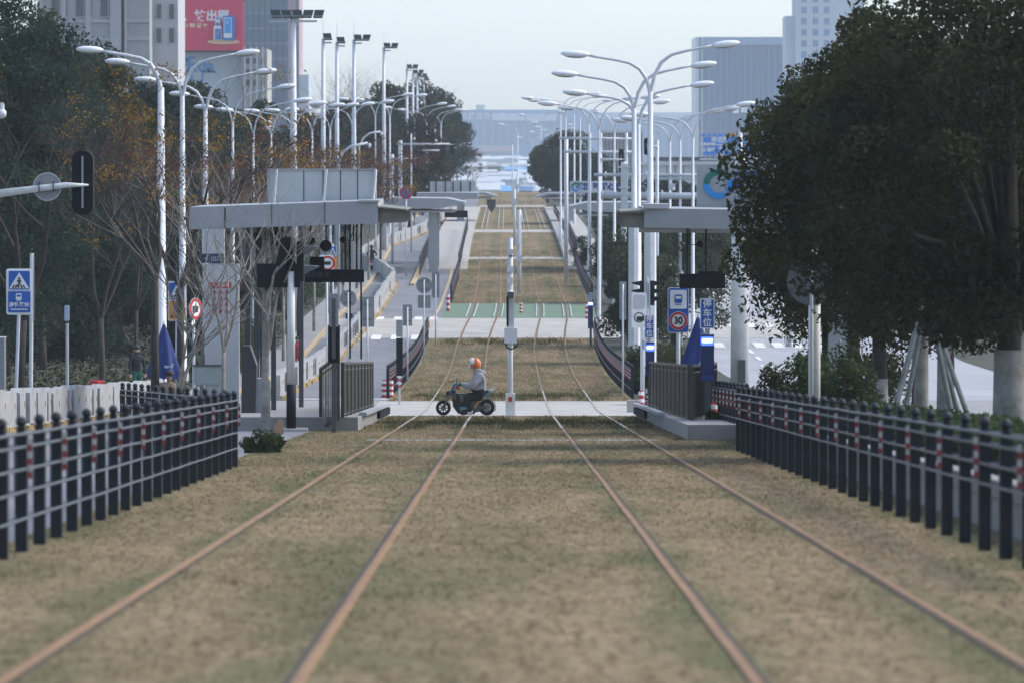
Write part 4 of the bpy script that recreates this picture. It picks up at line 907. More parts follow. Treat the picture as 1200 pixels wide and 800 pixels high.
# parking cabinets
def cabinet(xc, s, w, ysign, ybox, ylight, ybase, label, small=False):
    b = G(xc, s); y = b.y; X = (xc - XV) / s; t = thing('parking_cabinet', b, label, 'parking cabinet'); hw = w / s / 2
    MB().box(X - hw, X + hw, y, y + .18, (YH - ybox[1]) / s, (YH - ybox[0]) / s).build('housing', NAVYB, t)
    zl = (YH - ylight) / s; e = mat('light_bar', (.75, .82, 1.0), .3, emit=3.2); g_ = mat('light_bar_glow', (.05, .12, .9), .3, emit=.9)
    MB().rrect(X - hw * .75, X + hw * .75, zl - .035, zl + .035, .02, y - .02, y - .001).build('light_bar', e, t); MB().rrect(X - hw * .95, X + hw * .95, zl - .1, zl + .08, .03, y - .008, y + .0).build('light_bezel', g_, t)
    xs_, y0s, y1s, ws = ysign; Xs = (xs_ - XV) / s; hs = ws / s / 2; z0, z1 = (YH - y1s) / s, (YH - y0s) / s
    MB().rrect(Xs - hs, Xs + hs, z0, z1, .02, y, y + .05).build('sign_plate', SWHITE, t); MB().rrect(Xs - hs + .02, Xs + hs - .02, z0 + .02, z1 - .02, .015, y - .006, y - .001).build('sign_face', BLUE, t)
    for k, ch in enumerate('停车位'): text(ch, (z1 - z0) * .30, (Xs, y - .008, z1 - (z1 - z0) * (.19 + .31 * k)), SWHITE, t, bold=.004)
    MB().cyl(Xs, y + .03, (YH - ybox[0]) / s, z0, .05, 8).build('neck', GREY, t)
    MB().box(X - hw * .35, X + hw * .55, y + .04, y + .14, b.z, (YH - ybox[1]) / s).build('stand', GREYD, t)
    MB().box(X - hw * .9, X + hw * .9, y - .01, y, (YH - ybox[1]) / s, (YH - ybox[1]) / s + .12).build('sensor_strip', mat('sensor_blue', (.03, .06, .2), .3), t)
    return t
cabinet(829, 57, 16, (829, 350, 385, 17), (392, 446), 399, 500, 'dark blue cabinet with glowing white bar and parking sign beside the right railing')
cabinet(762, 45, 10, (761, 369, 396, 11), (401, 440), 407, 480, 'smaller dark blue glowing parking cabinet at the far end of the right railing')
cabinet(692, 25, 6, (692.5, 343, 351, 5), (358, 385), 356, 392, 'tiny dark blue glowing cabinet at the right end of the second crossing')
# left cabinet on post
s = 56; b = G(391, s); y = b.y; X = (391 - XV) / s; t = thing('signal_cabinet', b, 'black slim cabinet on a dark post beside the left platform railing', 'cabinet')
MB().box(X - .125, X + .125, y, y + .2, (YH - 425) / s, (YH - 381) / s).build('housing', BLACK, t); MB().rrect(X - .10, X + .10, (YH - 383) / s, (YH - 344) / s, .03, y - .03, y + .0).build('upper_plate', SIGNB, t)
MB().box(X - .05, X + .05, y + .04, y + .14, b.z, (YH - 425) / s).build('post', GREYD, t); MB().box(X - .04, X + .04, y - .06, y - .031, (YH - 420) / s, (YH - 350) / s).build('back_channel', GREYD, t)
s = 38; b = G(468, s); y = b.y; X = (468 - XV) / s; t = thing('signal_cabinet', b, 'black post cabinet with grey top plate at the foot of the left hill fence', 'cabinet')
MB().rrect(X - .1, X + .1, (YH - 395) / s, (YH - 375) / s, .03, y - .03, y).build('upper_plate', SIGNB, t); MB().box(X - .1, X + .1, y, y + .15, (YH - 440) / s, (YH - 396) / s).build('housing', BLACK, t); MB().box(X - .03, X + .03, y, y + .1, b.z, (YH - 440) / s).build('post', WHITE, t)
for k in range(3): pass
t2 = MB()
for k in range(4): t2.box(X - .08, X + .08, y - .02, y - .002, b.z + .55 + .1 * k, b.z + .6 + .1 * k, k % 2)
t2.build('stripe_plate', [SRED, SWHITE], t)

# no entry truck sign on white posts (right)
s = 40; b = G(748, s); y = b.y; X = (749 - XV) / s; t = thing('height_sign', b, 'white sign with black ringed vehicle symbol behind the small parking cabinet', 'road sign')
MB().rrect(X - .22, X + .22, (YH - 384) / s, (YH - 343) / s, .07, y, y + .02).build('plate', SWHITE, t)
mb = MB(); 
mb.ring((X, y - .01, (YH - 372) / s), .12, .15, .008); mb.rrect(X - .07, X + .15, (YH - 376) / s, (YH - 371) / s, .01, y - .02, y - .012); mb.build('vehicle_ring', SBLACK, t)
MB().rrect(X - .17, X + .17, (YH - 362) / s, (YH - 346) / s, .05, y - .012, y - .008).build('upper_field', GREYL, t)
MB().rrect((754 - XV) / s - .06, (754 - XV) / s + .06, (YH - 411) / s, (YH - 386) / s, .04, y, y + .02).build('lower_plate', SWHITE, t)
text('机\n动\n车', .09, ((754 - XV) / s, y - .006, (YH - 404) / s), BLUE, t)
post_to(t, 753, s, 345, .07)
back_sign(730, 36, 330, 375, 8, 'narrow grey sign back left of the thick white mast', False)
# traffic signals
def hood(mb, x, y, z, w, m=0, sg=-1):
    mb.tube([(x, y, z), (x, y - .16, z - .01)], [w, w * .92], 10, m, cap=False)
def signal_side(xc, s, y0, y1, label, sides=(-1, 1), ppx=None, ptop=None, pm_=WHITE):
    b = G(ppx or xc, s); y = b.y; X = (xc - XV) / s; t = thing('traffic_signal', b, label, 'traffic signal'); z0, z1 = (YH - y1) / s, (YH - y0) / s
    for sg in sides:
        xs_ = X + sg * .17; h = MB().rrect(xs_ - .07, xs_ + .07, z0, z1, .03, y - .1, y + .2).build('signal_head', BLACK, t)
        for k in range(3):
            zc = z1 - (z1 - z0) * (.18 + .31 * k); v = MB(); v.prism([(xs_ + sg * .07, zc - .02), (xs_ + sg * .34, zc + .05), (xs_ + sg * .33, zc + .085), (xs_ + sg * .07, zc + .13)], y - .09, y + .19); v.build('visor', BLACK, h)
    MB().cyl((( ppx or xc) - XV) / s, y + .05, b.z, (YH - (ptop or y0)) / s, .05, 10).build('pole', pm_, t); return t
signal_side(758.5, 36, 329, 358, 'black traffic signal with visors on both sides of a white post at right', (-1, 1), ptop=325)
s = 55; b = G(341, s); y = b.y; X = (341 - XV) / s; t = thing('traffic_signal', b, 'big black traffic signal on a white and black pole before the left platform', 'traffic signal')
MB().cyl(X, y, b.z, (YH - 450) / s, .105, 14).build('lower_sleeve', BLACK, t, smooth=True); MB().cyl(X, y, (YH - 318) / s, (YH - 278) / s, .09, 14).build('upper_sleeve', BLACK, t, smooth=True)
MB().cyl(X, y, (YH - 450) / s, (YH - 318) / s, .085, 14).build('pole', WHITEW, t, smooth=True)
MB().box(X - .35, X + .35, y - .35, y + .35, b.z - .05, b.z + .07).build('foot', CONC, t)
h = MB().rrect((301 - XV) / s, (352 - XV) / s, (YH - 337) / s, (YH - 309) / s, .03, y - .05, y + .12).build('display_case', BLACK, t)
h = MB().rrect((348 - XV) / s, (356 - XV) / s, (YH - 330) / s, (YH - 283) / s, .03, y - .1, y + .25).build('signal_head', BLACK, t)
for k, (za, zb_) in enumerate(((288, 300), (311, 322))):
    v = MB(); v.prism([((356 - XV) / s, (YH - za) / s), ((374 - XV) / s, (YH - za - 1) / s), ((372 - XV) / s, (YH - za - 3) / s), ((356 - XV) / s, (YH - zb_) / s)], y - .1, y + .22); v.build('visor', mat('visor_grey', (.10, .12, .13), .3), h)
h = MB().prism([((322 - XV) / s, (YH - 312) / s), ((336 - XV) / s, (YH - 312) / s), ((336 - XV) / s, (YH - 276) / s), ((330 - XV) / s, (YH - 280) / s)], y - .1, y + .2).build('signal_head', BLACK, t)
# gantry signal seen from behind, far left
def back_signal(x, s, y0, y1, w, label, armx, army, polex, r=.07, plate=None, far=False):
    b = G(polex, s); y = b.y; t = thing('traffic_signal', b, label, 'traffic signal'); X = (x - XV) / s
    MB().rrect(X - w / s / 2, X + w / s / 2, (YH - y1) / s, (YH - y0) / s, w / s * .42, y - .02, y + .22).build('signal_head', BLACK, t)
    MB().box(X - .015, X + .015, y - .05, y - .021, (YH - y1 + 8) / s, (YH - y0 - 6) / s).build('spine', GREY, t)
    za = (YH - army) / s; MB().tube([((polex - XV) / s, y - .1, za - (.25 if not far else 0)), (X - .3 * (1 if polex < x else -1), y - .1, za), (X + .12, y - .1, za)], [r * 1.3, r * .8, r * .25], 10).build('arm', WHITEW, t, smooth=True)
    MB().cyl((polex - XV) / s, y, b.z, za + .3, r * 1.6, 12).build('pole', WHITE, t, smooth=True)
    return t
t = back_signal(97, 62, 177, 252, 25, 'big black traffic signal seen from behind on a white arm at the left edge', 0, 217, -45)
c = P(55.5, 219, 62); y = WL[t].y
t = thing('road_sign', (c.x, y - .2, c.z), 'round grey sign back hanging on the white signal arm at the left edge', 'road sign')
MB().disc((c.x, y + .03, c.z), .265, 32, .02).build('plate_back', SIGNB, t); MB().ring((c.x, y + .018, c.z), .25, .27, .02).build('rim', GREYL, t); MB().box(c.x - .15, c.x - .13, y - .2, y, c.z - .1, c.z + .1).box(c.x + .12, c.x + .14, y - .2, y, c.z - .1, c.z + .1).build('bracket', GREYD, t)
t = thing('security_camera', P(2, 132, 62), 'white dome security camera at the left edge', 'security camera'); c = WL[t]
MB().ell(c + Vector((0, 0, -.02)), (.10, .10, .10), 14, 10).build('dome', WHITE, t, smooth=True); MB().cyl(c.x, c.y, c.z + .06, c.z + .16, .06, 10).build('neck', WHITE, t); MB().beam(c + Vector((-2.2, 0, .16)), c + Vector((0.05, 0, .16)), .05, .05).build('bracket_arm', WHITE, t)
back_signal(728, 22, 175, 202, 6, 'dark signal back on an arm from the pipe gantry at right, the lower of two', 0, 187, 703, far=True)
back_signal(758, 26, 162, 182, 6.5, 'dark signal back hanging above the hill right of its neighbour', 0, 172, 770, r=.05, far=True)
back_signal(487, 17, 176, 202, 7, 'dark signal back on the left arm gantry by the floodlight masts', 0, 186, 460, r=.06, far=True)
back_signal(519, 15, 168, 184, 5, 'dark signal back at the middle of the high left arm', 0, 169, 470, r=.06, far=True)
back_signal(530, 15, 168, 181, 4.5, 'dark signal back at the tip of the high left arm', 0, 169.6, 468, r=.05, far=True)

# ---------------------------------------------------------------- stations
def railing(name, p0, p1, h, label, pitch=.11, m=BRONZE, base=.06, toprail=.07, deep=.05, cat='railing', group=None):
    p0 = Vector(p0); p1 = Vector(p1); t = thing(name, p0, label, cat, group); L = (p1 - p0).length; k = max(2, int(L / pitch)); d_ = (p1 - p0) / k
    MB().beam(p0 + Vector((0, 0, h)), p1 + Vector((0, 0, h)), toprail, .05).build('top_rail', m, t); MB().beam(p0 + Vector((0, 0, base)), p1 + Vector((0, 0, base)), .05, .05).build('bottom_rail', m, t)
    MB().beam(p0 + Vector((0, 0, h - .13)), p1 + Vector((0, 0, h - .13)), .03, .03).build('middle_rail', m, t)
    mb = MB(); big = MB()
    for i in range(k + 1):
        p = p0 + d_ * i
        if i % 10 == 0 or i == k: q = MB(); q.box(p.x - .035, p.x + .035, p.y - .035, p.y + .035, p.z, p.z + h); q.build('post', m, t)
        else: mb.box(p.x - .011, p.x + .011, p.y - deep / 2, p.y + deep / 2, p.z + base, p.z + h - .02)
    tag(mb.build('bars', m, t), kind='stuff' if k > 100 else None); return t
PLY0, PLY1 = 108.0, 151.5
for sg, nm in ((-1, 'left'), (1, 'right')):
    mb = MB(); L = ys(PLY0 + (14 if sg < 0 else 0), PLY1, 4); xa, xb = sorted((sg * 3.32 + .086, sg * 6.6))
    for a, b_ in zip(L, L[1:]):
        za, zb_ = gz(a), gz(b_); vs = [(x, Y, z + dz) for (Y, z) in ((a, za), (b_, zb_)) for x, dz in ((xa, -.02), (xb, -.02), (xb, .3), (xa, .3))]
        mb.add(vs, [(0, 1, 2, 3), (4, 7, 6, 5), (3, 2, 6, 7), (0, 3, 7, 4), (1, 5, 6, 2)])
    t = tag(mb.build('platform', PAVE), kind='structure')
    # rubber fenders on the platform edge
    e = MB()
    for i in range(10): Y = PLY1 - 12 + i * 1.2; xx = sg * 3.28 + .086; e.box(xx - .05, xx + .05, Y, Y + .7, gz(Y) + .08, gz(Y) + .24)
    t2 = thing('edge_fender', (sg * 3.28 + .086, PLY1 - 12, gz(PLY1 - 12)), 'row of black rubber fenders on the edge of the %s platform' % nm, 'fender'); e.build('fender_row', BLACK, t2)
    e = MB(); e.add([(sg * 3.22 + .086, Y, gz(Y) + z) for Y in (PLY1 - 16, PLY1) for z in (.30, .36)], [(0, 1, 3, 2)]); 
    MB().beam((sg * 3.3 + .086, PLY1 - 26, gz(PLY1 - 26) + .335), (sg * 3.3 + .086, PLY1, gz(PLY1) + .335), .16, .07).build('edge_board', GREY, t2)
def gp(x, Y, dz=0): return Vector((x, Y, gz(Y) + dz))
railing('platform_railing', gp(-3.55, 121.5, .3), gp(-3.55, 148, .3), 1.15, 'dark bronze railing of flat bars along the left platform edge', pitch=.3, deep=.16)
railing('platform_railing', gp(-4.05, 122.5, -.02), gp(-3.62, 120.8, .25), 1.35, 'short dark handrail by the ramp of the left platform', pitch=.16, deep=.04)
railing('platform_railing', gp(3.72, 117, .25), gp(3.68, 148.5, .3), 1.15, 'dark bronze railing of flat bars along the right platform edge', pitch=.3, deep=.16)
railing('platform_railing', gp(3.72, 115.5, .25), gp(4.55, 125, .3), 1.15, 'open thin barred railing end beside the glowing cabinet', pitch=.32, deep=.02)
# left shelter
s = 50.0; Y0 = F / s; Z0 = gz(Y0)
def zr(y, s_=50.0): return (YH - y) / s_
def xr(x, s_=50.0): return (x - XV) / s_
t = thing('tram_shelter', (-5.4, Y0, Z0), 'grey tram shelter with long flat roof beam over the left platform', 'tram shelter')
mb = MB(); D = 6
mb.add([(xr(222), Y0, zr(269)), (xr(443), Y0, zr(262)), (xr(443), Y0, zr(235)), (xr(222), Y0, zr(243)),
        (xr(222), Y0 + D, zr(269)), (xr(443), Y0 + D, zr(262)), (xr(443), Y0 + D, zr(235)), (xr(222), Y0 + D, zr(243))], [(0, 1, 2, 3), (4, 7, 6, 5), (3, 2, 6, 7), (0, 4, 5, 1), (0, 3, 7, 4), (1, 5, 6, 2)])
mb.build('roof_beam', GREY, t)
MB().box(xr(263.5) - .01, xr(263.5) + .02, Y0 - .012, Y0 - .001, zr(268), zr(243.5)).build('panel_joint', BLACK, t)
for xj in (318, 380): MB().box(xr(xj), xr(xj) + .02, Y0 - .012, Y0 - .001, zr(267 - (xj - 222) * .032), zr(242.5 - (xj - 222) * .036)).build('panel_joint', GREYD, t)
mb = MB()
for k in range(8):
    Y = Y0 + .15 + k * .75; mb.add([(xr(443), Y, zr(261)), (xr(476), Y, zr(259)), (xr(476), Y, zr(247)), (xr(443), Y, zr(243))], [(0, 1, 2, 3)]); mb.beam((xr(443), Y, zr(261)), (xr(476), Y, zr(259)), .1, .06)
mb.build('louvre_wing', LOUV, t)
MB().prism([(xr(443), zr(242)), (xr(477), zr(245.5)), (xr(477), zr(247)), (xr(443), zr(244))], Y0 - .05, Y0 + D).build('wing_roof', LOUV, t)
MB().box(xr(420), xr(445), Y0 - .1, Y0 + .3, zr(236.5), zr(234.5)).build('roof_flashing', GREYL, t)
for k, (xa, xb, Yo) in enumerate(((248, 262, .3), (286, 291, 1), (300, 303, 2))):
    MB().box(xr(xa), xr(xb), Y0 + Yo, Y0 + Yo + .35, Z0, zr(262)).build('column', GREYD if k else GREY, t)
for k, (xa, Yo) in enumerate(((293, 2), (307, 5), (318, 9), (326, 13))):
    MB().box(xr(xa), xr(xa) + .12, Y0 + Yo, Y0 + Yo + .15, gz(Y0 + Yo), zr(262)).build('column', GREYD, t)
for k, xa in enumerate((404.5, 418)):
    MB().cyl(xr(xa), Y0 + 4, Z0 + .3 + 1.1, zr(262), .025, 6).build('hanger', BLACK, t)
mb = MB()
for k in range(7): mb.box(xr(286 + k * 6), xr(286 + k * 6) + .05, Y0 + 1.5 + k * .4, Y0 + 2 + k * .4, zr(300), zr(263))
mb.build('roof_fin', GREYD, t)
# notice wall at the left end
t = thing('notice_wall', (xr(262), Y0 - .5, Z0), 'light grey wall panel with red headed prohibition notice and dark blue direction plate', 'notice wall')
y = Y0 - .5
MB().box(xr(238), xr(264), y, y + .3, zr(308), zr(268.5)).build('upper_panel', GREYL, t)
MB().box(xr(241), xr(281), y, y + .35, Z0, zr(309)).build('wall_panel', GREYL, t)
MB().box(xr(238), xr(263.5), y - .03, y - .002, zr(308), zr(297)).build('direction_plate', mat('plate_navy', (.012, .035, .10), .5), t)
text('← 出口', .13, (xr(251), y - .035, zr(303)), GREYL, t)
MB().box(xr(247), xr(273), y - .02, y - .002, zr(369), zr(330)).build('notice_board', GREYL, t)
MB().box(xr(247), xr(272.5), y - .03, y - .021, zr(337.5), zr(330.5)).build('notice_header', SRED, t)
text('禁止事项', .1, (xr(260), y - .034, zr(334)), SWHITE, t)
for r_ in range(4):
    for c_ in range(3):
        xx, zz = xr(252 + c_ * 7.6), zr(342 + r_ * 7.3); MB().ring((xx, y - .028, zz), .034, .05, .006, n=16).beam((xx - .03, y - .032, zz + .03), (xx + .03, y - .032, zz - .03), .006, .012).build('prohibition_ring', SRED, t)
        MB().box(xx - .018, xx + .018, y - .028, y - .022, zz - .02, zz + .02).build('pictogram', SBLACK, t)
        text('禁止', .035, (xx, y - .024, zz - .068), SRED, t)
MB().box(xr(228), xr(260), y - .06, y - .002, zr(449), zr(427)).build('lower_glass_panel', mat('pale_glass', (.36, .42, .40), .3), t)
mb = MB(); mb.box(xr(227), xr(261), y - .09, y - .061, zr(428), zr(426)); mb.build('panel_rail', GREYD, t)
# dark kiosk/ticket machines under the left roof
t = thing('ticket_machine', gp(xr(293), Y0 - 2, .0), 'dark grey slant topped cabinet at the end of the left platform', 'cabinet')
q = WL[t]; MB().prism([(xr(287), q.z + .02), (xr(303), q.z + .02), (xr(305), zr(425, 50)), (xr(297), zr(402, 50)), (xr(288), zr(402, 50))], q.y, q.y + .8).build('housing', mat('cab_dark', (.035, .035, .038), .5), t)
MB().box(xr(303.5), xr(312), q.y + .2, q.y + .9, q.z + .02, zr(440)).build('side_cabinet', GREY, t)
for k, (xa, xb, ya, yb2, mm) in enumerate(((280, 296, 286, 304, SIGNB), (298, 310, 283, 304, GREY), (312, 320, 283, 306, GREYD))):
    t = thing('hanging_cabinet', P((xa + xb) / 2, yb2, 50) + Vector((0, 1.2 + k, 0)), ('grey box hanging under the left roof beside the notice wall', 'pale grey box hanging second from the notice wall', 'narrow dark box hanging third from the notice wall')[k], 'hanging box')
    q = WL[t]; MB().rrect(xr(xa), xr(xb), zr(yb2), zr(ya), .04, q.y, q.y + .4).build('box', mm, t); MB().cyl(q.x, q.y + .2, zr(ya), zr(263), .03, 6).build('hanger', BLACK, t)
# hanging speakers and display boards
def hang(x, s, y0, y1, w, label, side=0, zt=262):
    t = thing('loudspeaker', P(x, y1, s), label, 'loudspeaker', None); q = WL[t]; r_ = (y1 - y0) / s / 2
    MB().tube([(q.x, q.y - .15, q.z + r_), (q.x, q.y + .1, q.z + r_)], [r_, r_ * .6], 12).build('horn', BLACK, t)
    MB().tube([(q.x, q.y, q.z + r_), (q.x + side * .25, q.y, q.z + r_ - .03), (q.x + side * .25, q.y, (YH - zt) / s)] if side else [(q.x, q.y, q.z + 2 * r_), (q.x, q.y, (YH - zt) / s)], .018, 6).build('bracket', BLACK, t)
hang(402, 49, 277, 285, 6, 'small black speaker on a bent bracket under the left roof', side=1)
hang(382, 49, 281, 295, 8, 'dark lantern shaped speaker hanging under the left roof, right of its pair')
hang(364, 49, 277, 289, 8, 'dark lantern shaped speaker hanging under the left roof, left of its pair')
hang(820, 49, 282, 290, 6, 'small black speaker on a bent bracket under the right roof', side=-1)
def board(x0_, x1_, y0, y1, s, label, txt, rods, zt=262, extra=None):
    t = thing('display_board', P((x0_ + x1_) / 2, y1, s), label, 'display board'); q = WL[t]; 
    MB().rrect((x0_ - XV) / s, (x1_ - XV) / s, (YH - y1) / s, (YH - y0) / s, .02, q.y, q.y + .2).build('case', BLACK, t)
    if extra: MB().box((extra[0] - XV) / s, (extra[1] - XV) / s, q.y + .02, q.y + .18, (YH - y0) / s, (YH - extra[2]) / s).build('top_box', BLACK, t)
    if txt: text(txt, .15, ((x0_ + (x1_ - x0_) * .33 - XV) / s, q.y - .004, (YH - (y0 + y1) / 2 + 1) / s), mat('dim_letters', (.045, .05, .06), .5), t)
    for x in rods: MB().cyl((x - XV) / s, q.y + .1, (YH - y0) / s, (YH - zt) / s, .022, 6).build('rod', BLACK, t)
    return t
board(357, 426.5, 316, 331, 49, 'long black unlit display board hanging at the left platform', '自动售票      1', (404.5, 418), extra=(363, 380, 301))
board(796.5, 850, 321, 338, 49, 'black unlit display board hanging at the right platform', '', (805.5, 827.5), extra=(818, 846, 318))
# roof sign box on the left shelter
t = thing('roof_sign_box', P(377, 238, 48), 'long light grey sign box seen from behind on top of the left shelter', 'sign box'); q = WL[t]; s = 48
MB().box(xr(314, s), xr(440, s), q.y + .1, q.y + .4, zr(237.5, s), zr(199.5, s)).build('panel', GREYL, t)
mb = MB(); mb.box(xr(313, s), xr(441, s), q.y + .04, q.y + .42, zr(199.5, s), zr(198, s)).box(xr(313, s), xr(314.5, s), q.y + .04, q.y + .42, zr(238, s), zr(199, s)).box(xr(439.5, s), xr(441, s), q.y + .04, q.y + .42, zr(238, s), zr(199, s)); mb.build('frame', GREY, t)
mb = MB()
for x in (356, 378.5, 399, 419): mb.box(xr(x, s) - .008, xr(x, s) + .008, q.y + .085, q.y + .1, zr(237, s), zr(200, s))
mb.build('panel_joint', BLACK, t)
for x in (322, 380, 438): MB().beam((xr(x + 2.5, s), q.y + .02, zr(199, s)), (xr(x - .5, s), q.y - .15, zr(239, s)), .05, .05).build('brace', WHITE, t)

# right shelter
s = 50; t = thing('tram_shelter', (5.2, Y0, Z0), 'grey tram shelter with flat roof beam over the right platform', 'tram shelter')
mb = MB(); mb.add([(xr(755), Y0, zr(267)), (xr(925), Y0, zr(270)), (xr(925), Y0, zr(247)), (xr(755), Y0, zr(244)), (xr(755), Y0 + D, zr(267)), (xr(925), Y0 + D, zr(270)), (xr(925), Y0 + D, zr(247)), (xr(755), Y0 + D, zr(244))], [(0, 1, 2, 3), (4, 7, 6, 5), (3, 2, 6, 7), (0, 4, 5, 1), (0, 3, 7, 4), (1, 5, 6, 2)]); mb.build('roof_beam', GREY, t)
mb = MB()
for k in range(8):
    Y = Y0 + .15 + k * .75; mb.add([(xr(755), Y, zr(266)), (xr(729), Y, zr(265)), (xr(729), Y, zr(249)), (xr(755), Y, zr(246))], [(0, 3, 2, 1)]); mb.beam((xr(755), Y, zr(266)), (xr(729), Y, zr(265)), .1, .06)
mb.build('louvre_wing', LOUV, t)
MB().prism([(xr(755), zr(246)), (xr(728), zr(248)), (xr(728), zr(250)), (xr(755), zr(249))], Y0 - .05, Y0 + D).build('wing_roof', LOUV, t)
MB().box(xr(755), xr(784), Y0 - .1, Y0 + 1.2, zr(244.5), zr(239)).build('roof_flashing', GREYL, t)
for xa, Yo in ((990, 1), (985, 5)): MB().box(xr(xa), xr(xa) + .3, Y0 + Yo, Y0 + Yo + .35, gz(Y0), zr(265)).build('column', GREY, t)
MB().tube([(xr(752), Y0 + 3, zr(270)), (xr(930), Y0 + 3, zr(271))], .09, 8).build('drain_pipe', WHITE, t)
# logo sign on the right roof
def ring_logo(t, cx_, y, cz_, R_):
    MB().ring((cx_, y, cz_), R_ * .60, R_, .03, 28, 178, m=0).build('ring_upper', TEAL, t); MB().ring((cx_, y, cz_), R_ * .60, R_, .03, 181, 300).build('ring_lower', CYAN, t); MB().ring((cx_, y, cz_), R_ * .60, R_, .03, 318, 380).build('ring_end', CYAN, t)
s = 48; t = thing('logo_sign', P(858, 244, s), 'grey sign box with a green and blue ring logo on top of the right shelter', 'sign box'); q = WL[t]
MB().box(xr(817, s), xr(905, s), q.y + .1, q.y + .5, zr(244, s), zr(193, s)).build('panel', GREY, t)
ring_logo(t, xr(842, s), q.y + .08, zr(216, s), 17.5 / s); text('武汉', .46, (xr(880, s), q.y + .09, zr(213, s)), INK, t, bold=.02)
MB().box(xr(816, s), xr(835, s), q.y + .1, q.y + .5, zr(193, s), zr(191.5, s)).build('cap', WHITE, t)
for x in (825, 860, 895): MB().beam((xr(x, s), q.y + .7, zr(244, s)), (xr(x, s), q.y + .5, zr(200, s)), .05, .05).build('brace', GREYD, t)

# next station up the hill
def wing(name, xt, xe, s, yt, yb_, D, label, colx=None, stub=None, yground=None):
    Y = F / s; t = thing(name, (xr((xt + xe) / 2, s), Y, gz(Y)), label, 'tram shelter')
    a, b_ = xr(xt, s), xr(xe, s); h = (yb_ - yt) / s
    MB().prism([(a, zr(yt + 5, s)), (a + (b_ - a) * .22, zr(yt + .6, s)), (b_, zr(yt, s)), (b_, zr(yb_ - 5, s)), (a + (b_ - a) * .3, zr(yb_ - 5.5, s)), (a, zr(yt + 7, s))][::1 if b_ > a else -1], Y, Y + D).build('roof', GREY, t)
    MB().prism([(a + (b_ - a) * .12, zr(yb_ - 2.5, s)), (b_ - (b_ - a) * .05, zr(yb_ - 3.6, s)), (b_ - (b_ - a) * .05, zr(yb_, s)), (a + (b_ - a) * .12, zr(yb_ - .8, s))][::1 if b_ > a else -1], Y + .6, Y + D).build('ceiling', GREYL, t)
    if colx:
        for k in range(3): MB().box(xr(colx, s) - .35, xr(colx, s) + .25, Y + 1 + k * D * .4, Y + 1.5 + k * D * .4, gz(Y), zr(yb_ - 3, s)).build('column', GREY, t)
    return t
wing('tram_shelter', 545, 447, 17.7, 232, 250, 12, 'second tram shelter on the left, its grey wing roof on thick columns up the hill', colx=508)
wing('tram_shelter', 668, 762, 17.7, 237, 254, 12, 'second tram shelter on the right, its grey wing roof pointing at the tracks', colx=720)
wing('tram_shelter', 583, 520, 13.2, 225, 234, 9, 'third small grey shelter roof at the left under the crest', colx=540)
wing('tram_shelter', 628, 686, 13.2, 225.5, 234, 9, 'third small grey shelter roof at the right under the crest', colx=670)
for sg, nm in ((-1, 'left'), (1, 'right')):
    mb = MB(); L = ys(Yof(316), Yof(246), 6); 
    for a, b_ in zip(L, L[1:]):
        vs = []
        for Y in (a, b_):
            c = cx(Y); up = .3 if Y > Yof(304) else .02
            for x, dz in ((sg * 3.35, -.05), (sg * 6.1, -.05), (sg * 6.1, up), (sg * 3.35, up)): vs.append((c + x, Y, gz(Y) + dz))
        mb.add(vs, [(0, 1, 2, 3), (4, 7, 6, 5), (3, 2, 6, 7), (0, 3, 7, 4), (1, 5, 6, 2)])
    tag(mb.build('platform', CONC), kind='structure')
def rail_far(x, Ya, Yb, lab, m=GREYD, h=1.25, pitch=.9):
    c = cx(Ya) - .086; return railing('platform_railing', gp(x + c, Ya, .25), gp(x + cx(Yb) - .086, Yb, .25), h, lab, pitch=pitch, m=m, deep=.12)
rail_far(-3.75, 372, 470, 'grey railing on the track side of the next left platform')
rail_far(-6.2, 365, 420, 'grey railing on the road side of the next left platform', pitch=.5)
rail_far(4.35, 402, 470, 'grey railing at the outer edge of the next right platform')
strip('platform_kerb', -6.6, -6.35, 352, 440, .14, YEL, thick=.15)
s = 17; t = thing('roof_sign_box', P(531, 227, s), 'pale sign box on the roof of the second left shelter', 'sign box'); q = WL[t]
MB().box(xr(504, s), xr(558, s), q.y, q.y + .4, zr(225, s), zr(213, s)).build('panel', GREYL, t)
for x in (511, 522, 531, 540, 551): MB().box(xr(x, s) - .05, xr(x, s) + .05, q.y - .1, q.y, zr(225, s), zr(212.5, s)).build('brace', GREYD, t)
MB().box(xr(488, s), xr(560, s), q.y - .1, q.y + 6, zr(232, s), zr(226, s)).build('roof_beam', GREY, t)
s = 17.5; t = thing('logo_sign', P(695, 227, s), 'pale sign with ring logo and dark blue writing on the second right shelter', 'sign box'); q = WL[t]
MB().box(xr(668, s), xr(723, s), q.y, q.y + .4, zr(226, s), zr(212.5, s)).build('panel', GREYL, t); ring_logo(t, xr(675, s), q.y - .02, zr(219.5, s), 5.6 / s)
text('武汉 亚洲心院', .50, (xr(702, s), q.y - .005, zr(219.5, s)), INK, t, bold=.03)
for x in (672, 700, 722): MB().box(xr(x, s) - .05, xr(x, s) + .05, q.y + .1, q.y + .2, zr(238, s), zr(226, s)).build('leg', GREYD, t)
s = 17.7; board(521, 548, 247, 255, 17.6, 'small black display board at the tip of the second left shelter', '', (527, 542), zt=240)
s = 13.5; t = thing('hanging_netting', P(575, 249, s), 'dark bundle hanging from the third left shelter roof', 'hanging bundle'); q = WL[t]
MB().prism([(xr(570, s), zr(234, s)), (xr(581, s), zr(234, s)), (xr(581, s), zr(242, s)), (xr(576, s), zr(249.5, s)), (xr(571, s), zr(242, s))], q.y, q.y + .5).build('netting', mat('netting', (.08, .09, .10), .9, c2=(.03, .035, .04), scale=3), t)
MB().cyl(xr(575, s), q.y + .2, zr(235, s), zr(232, s), .05, 6).build('hook', GREYD, t)

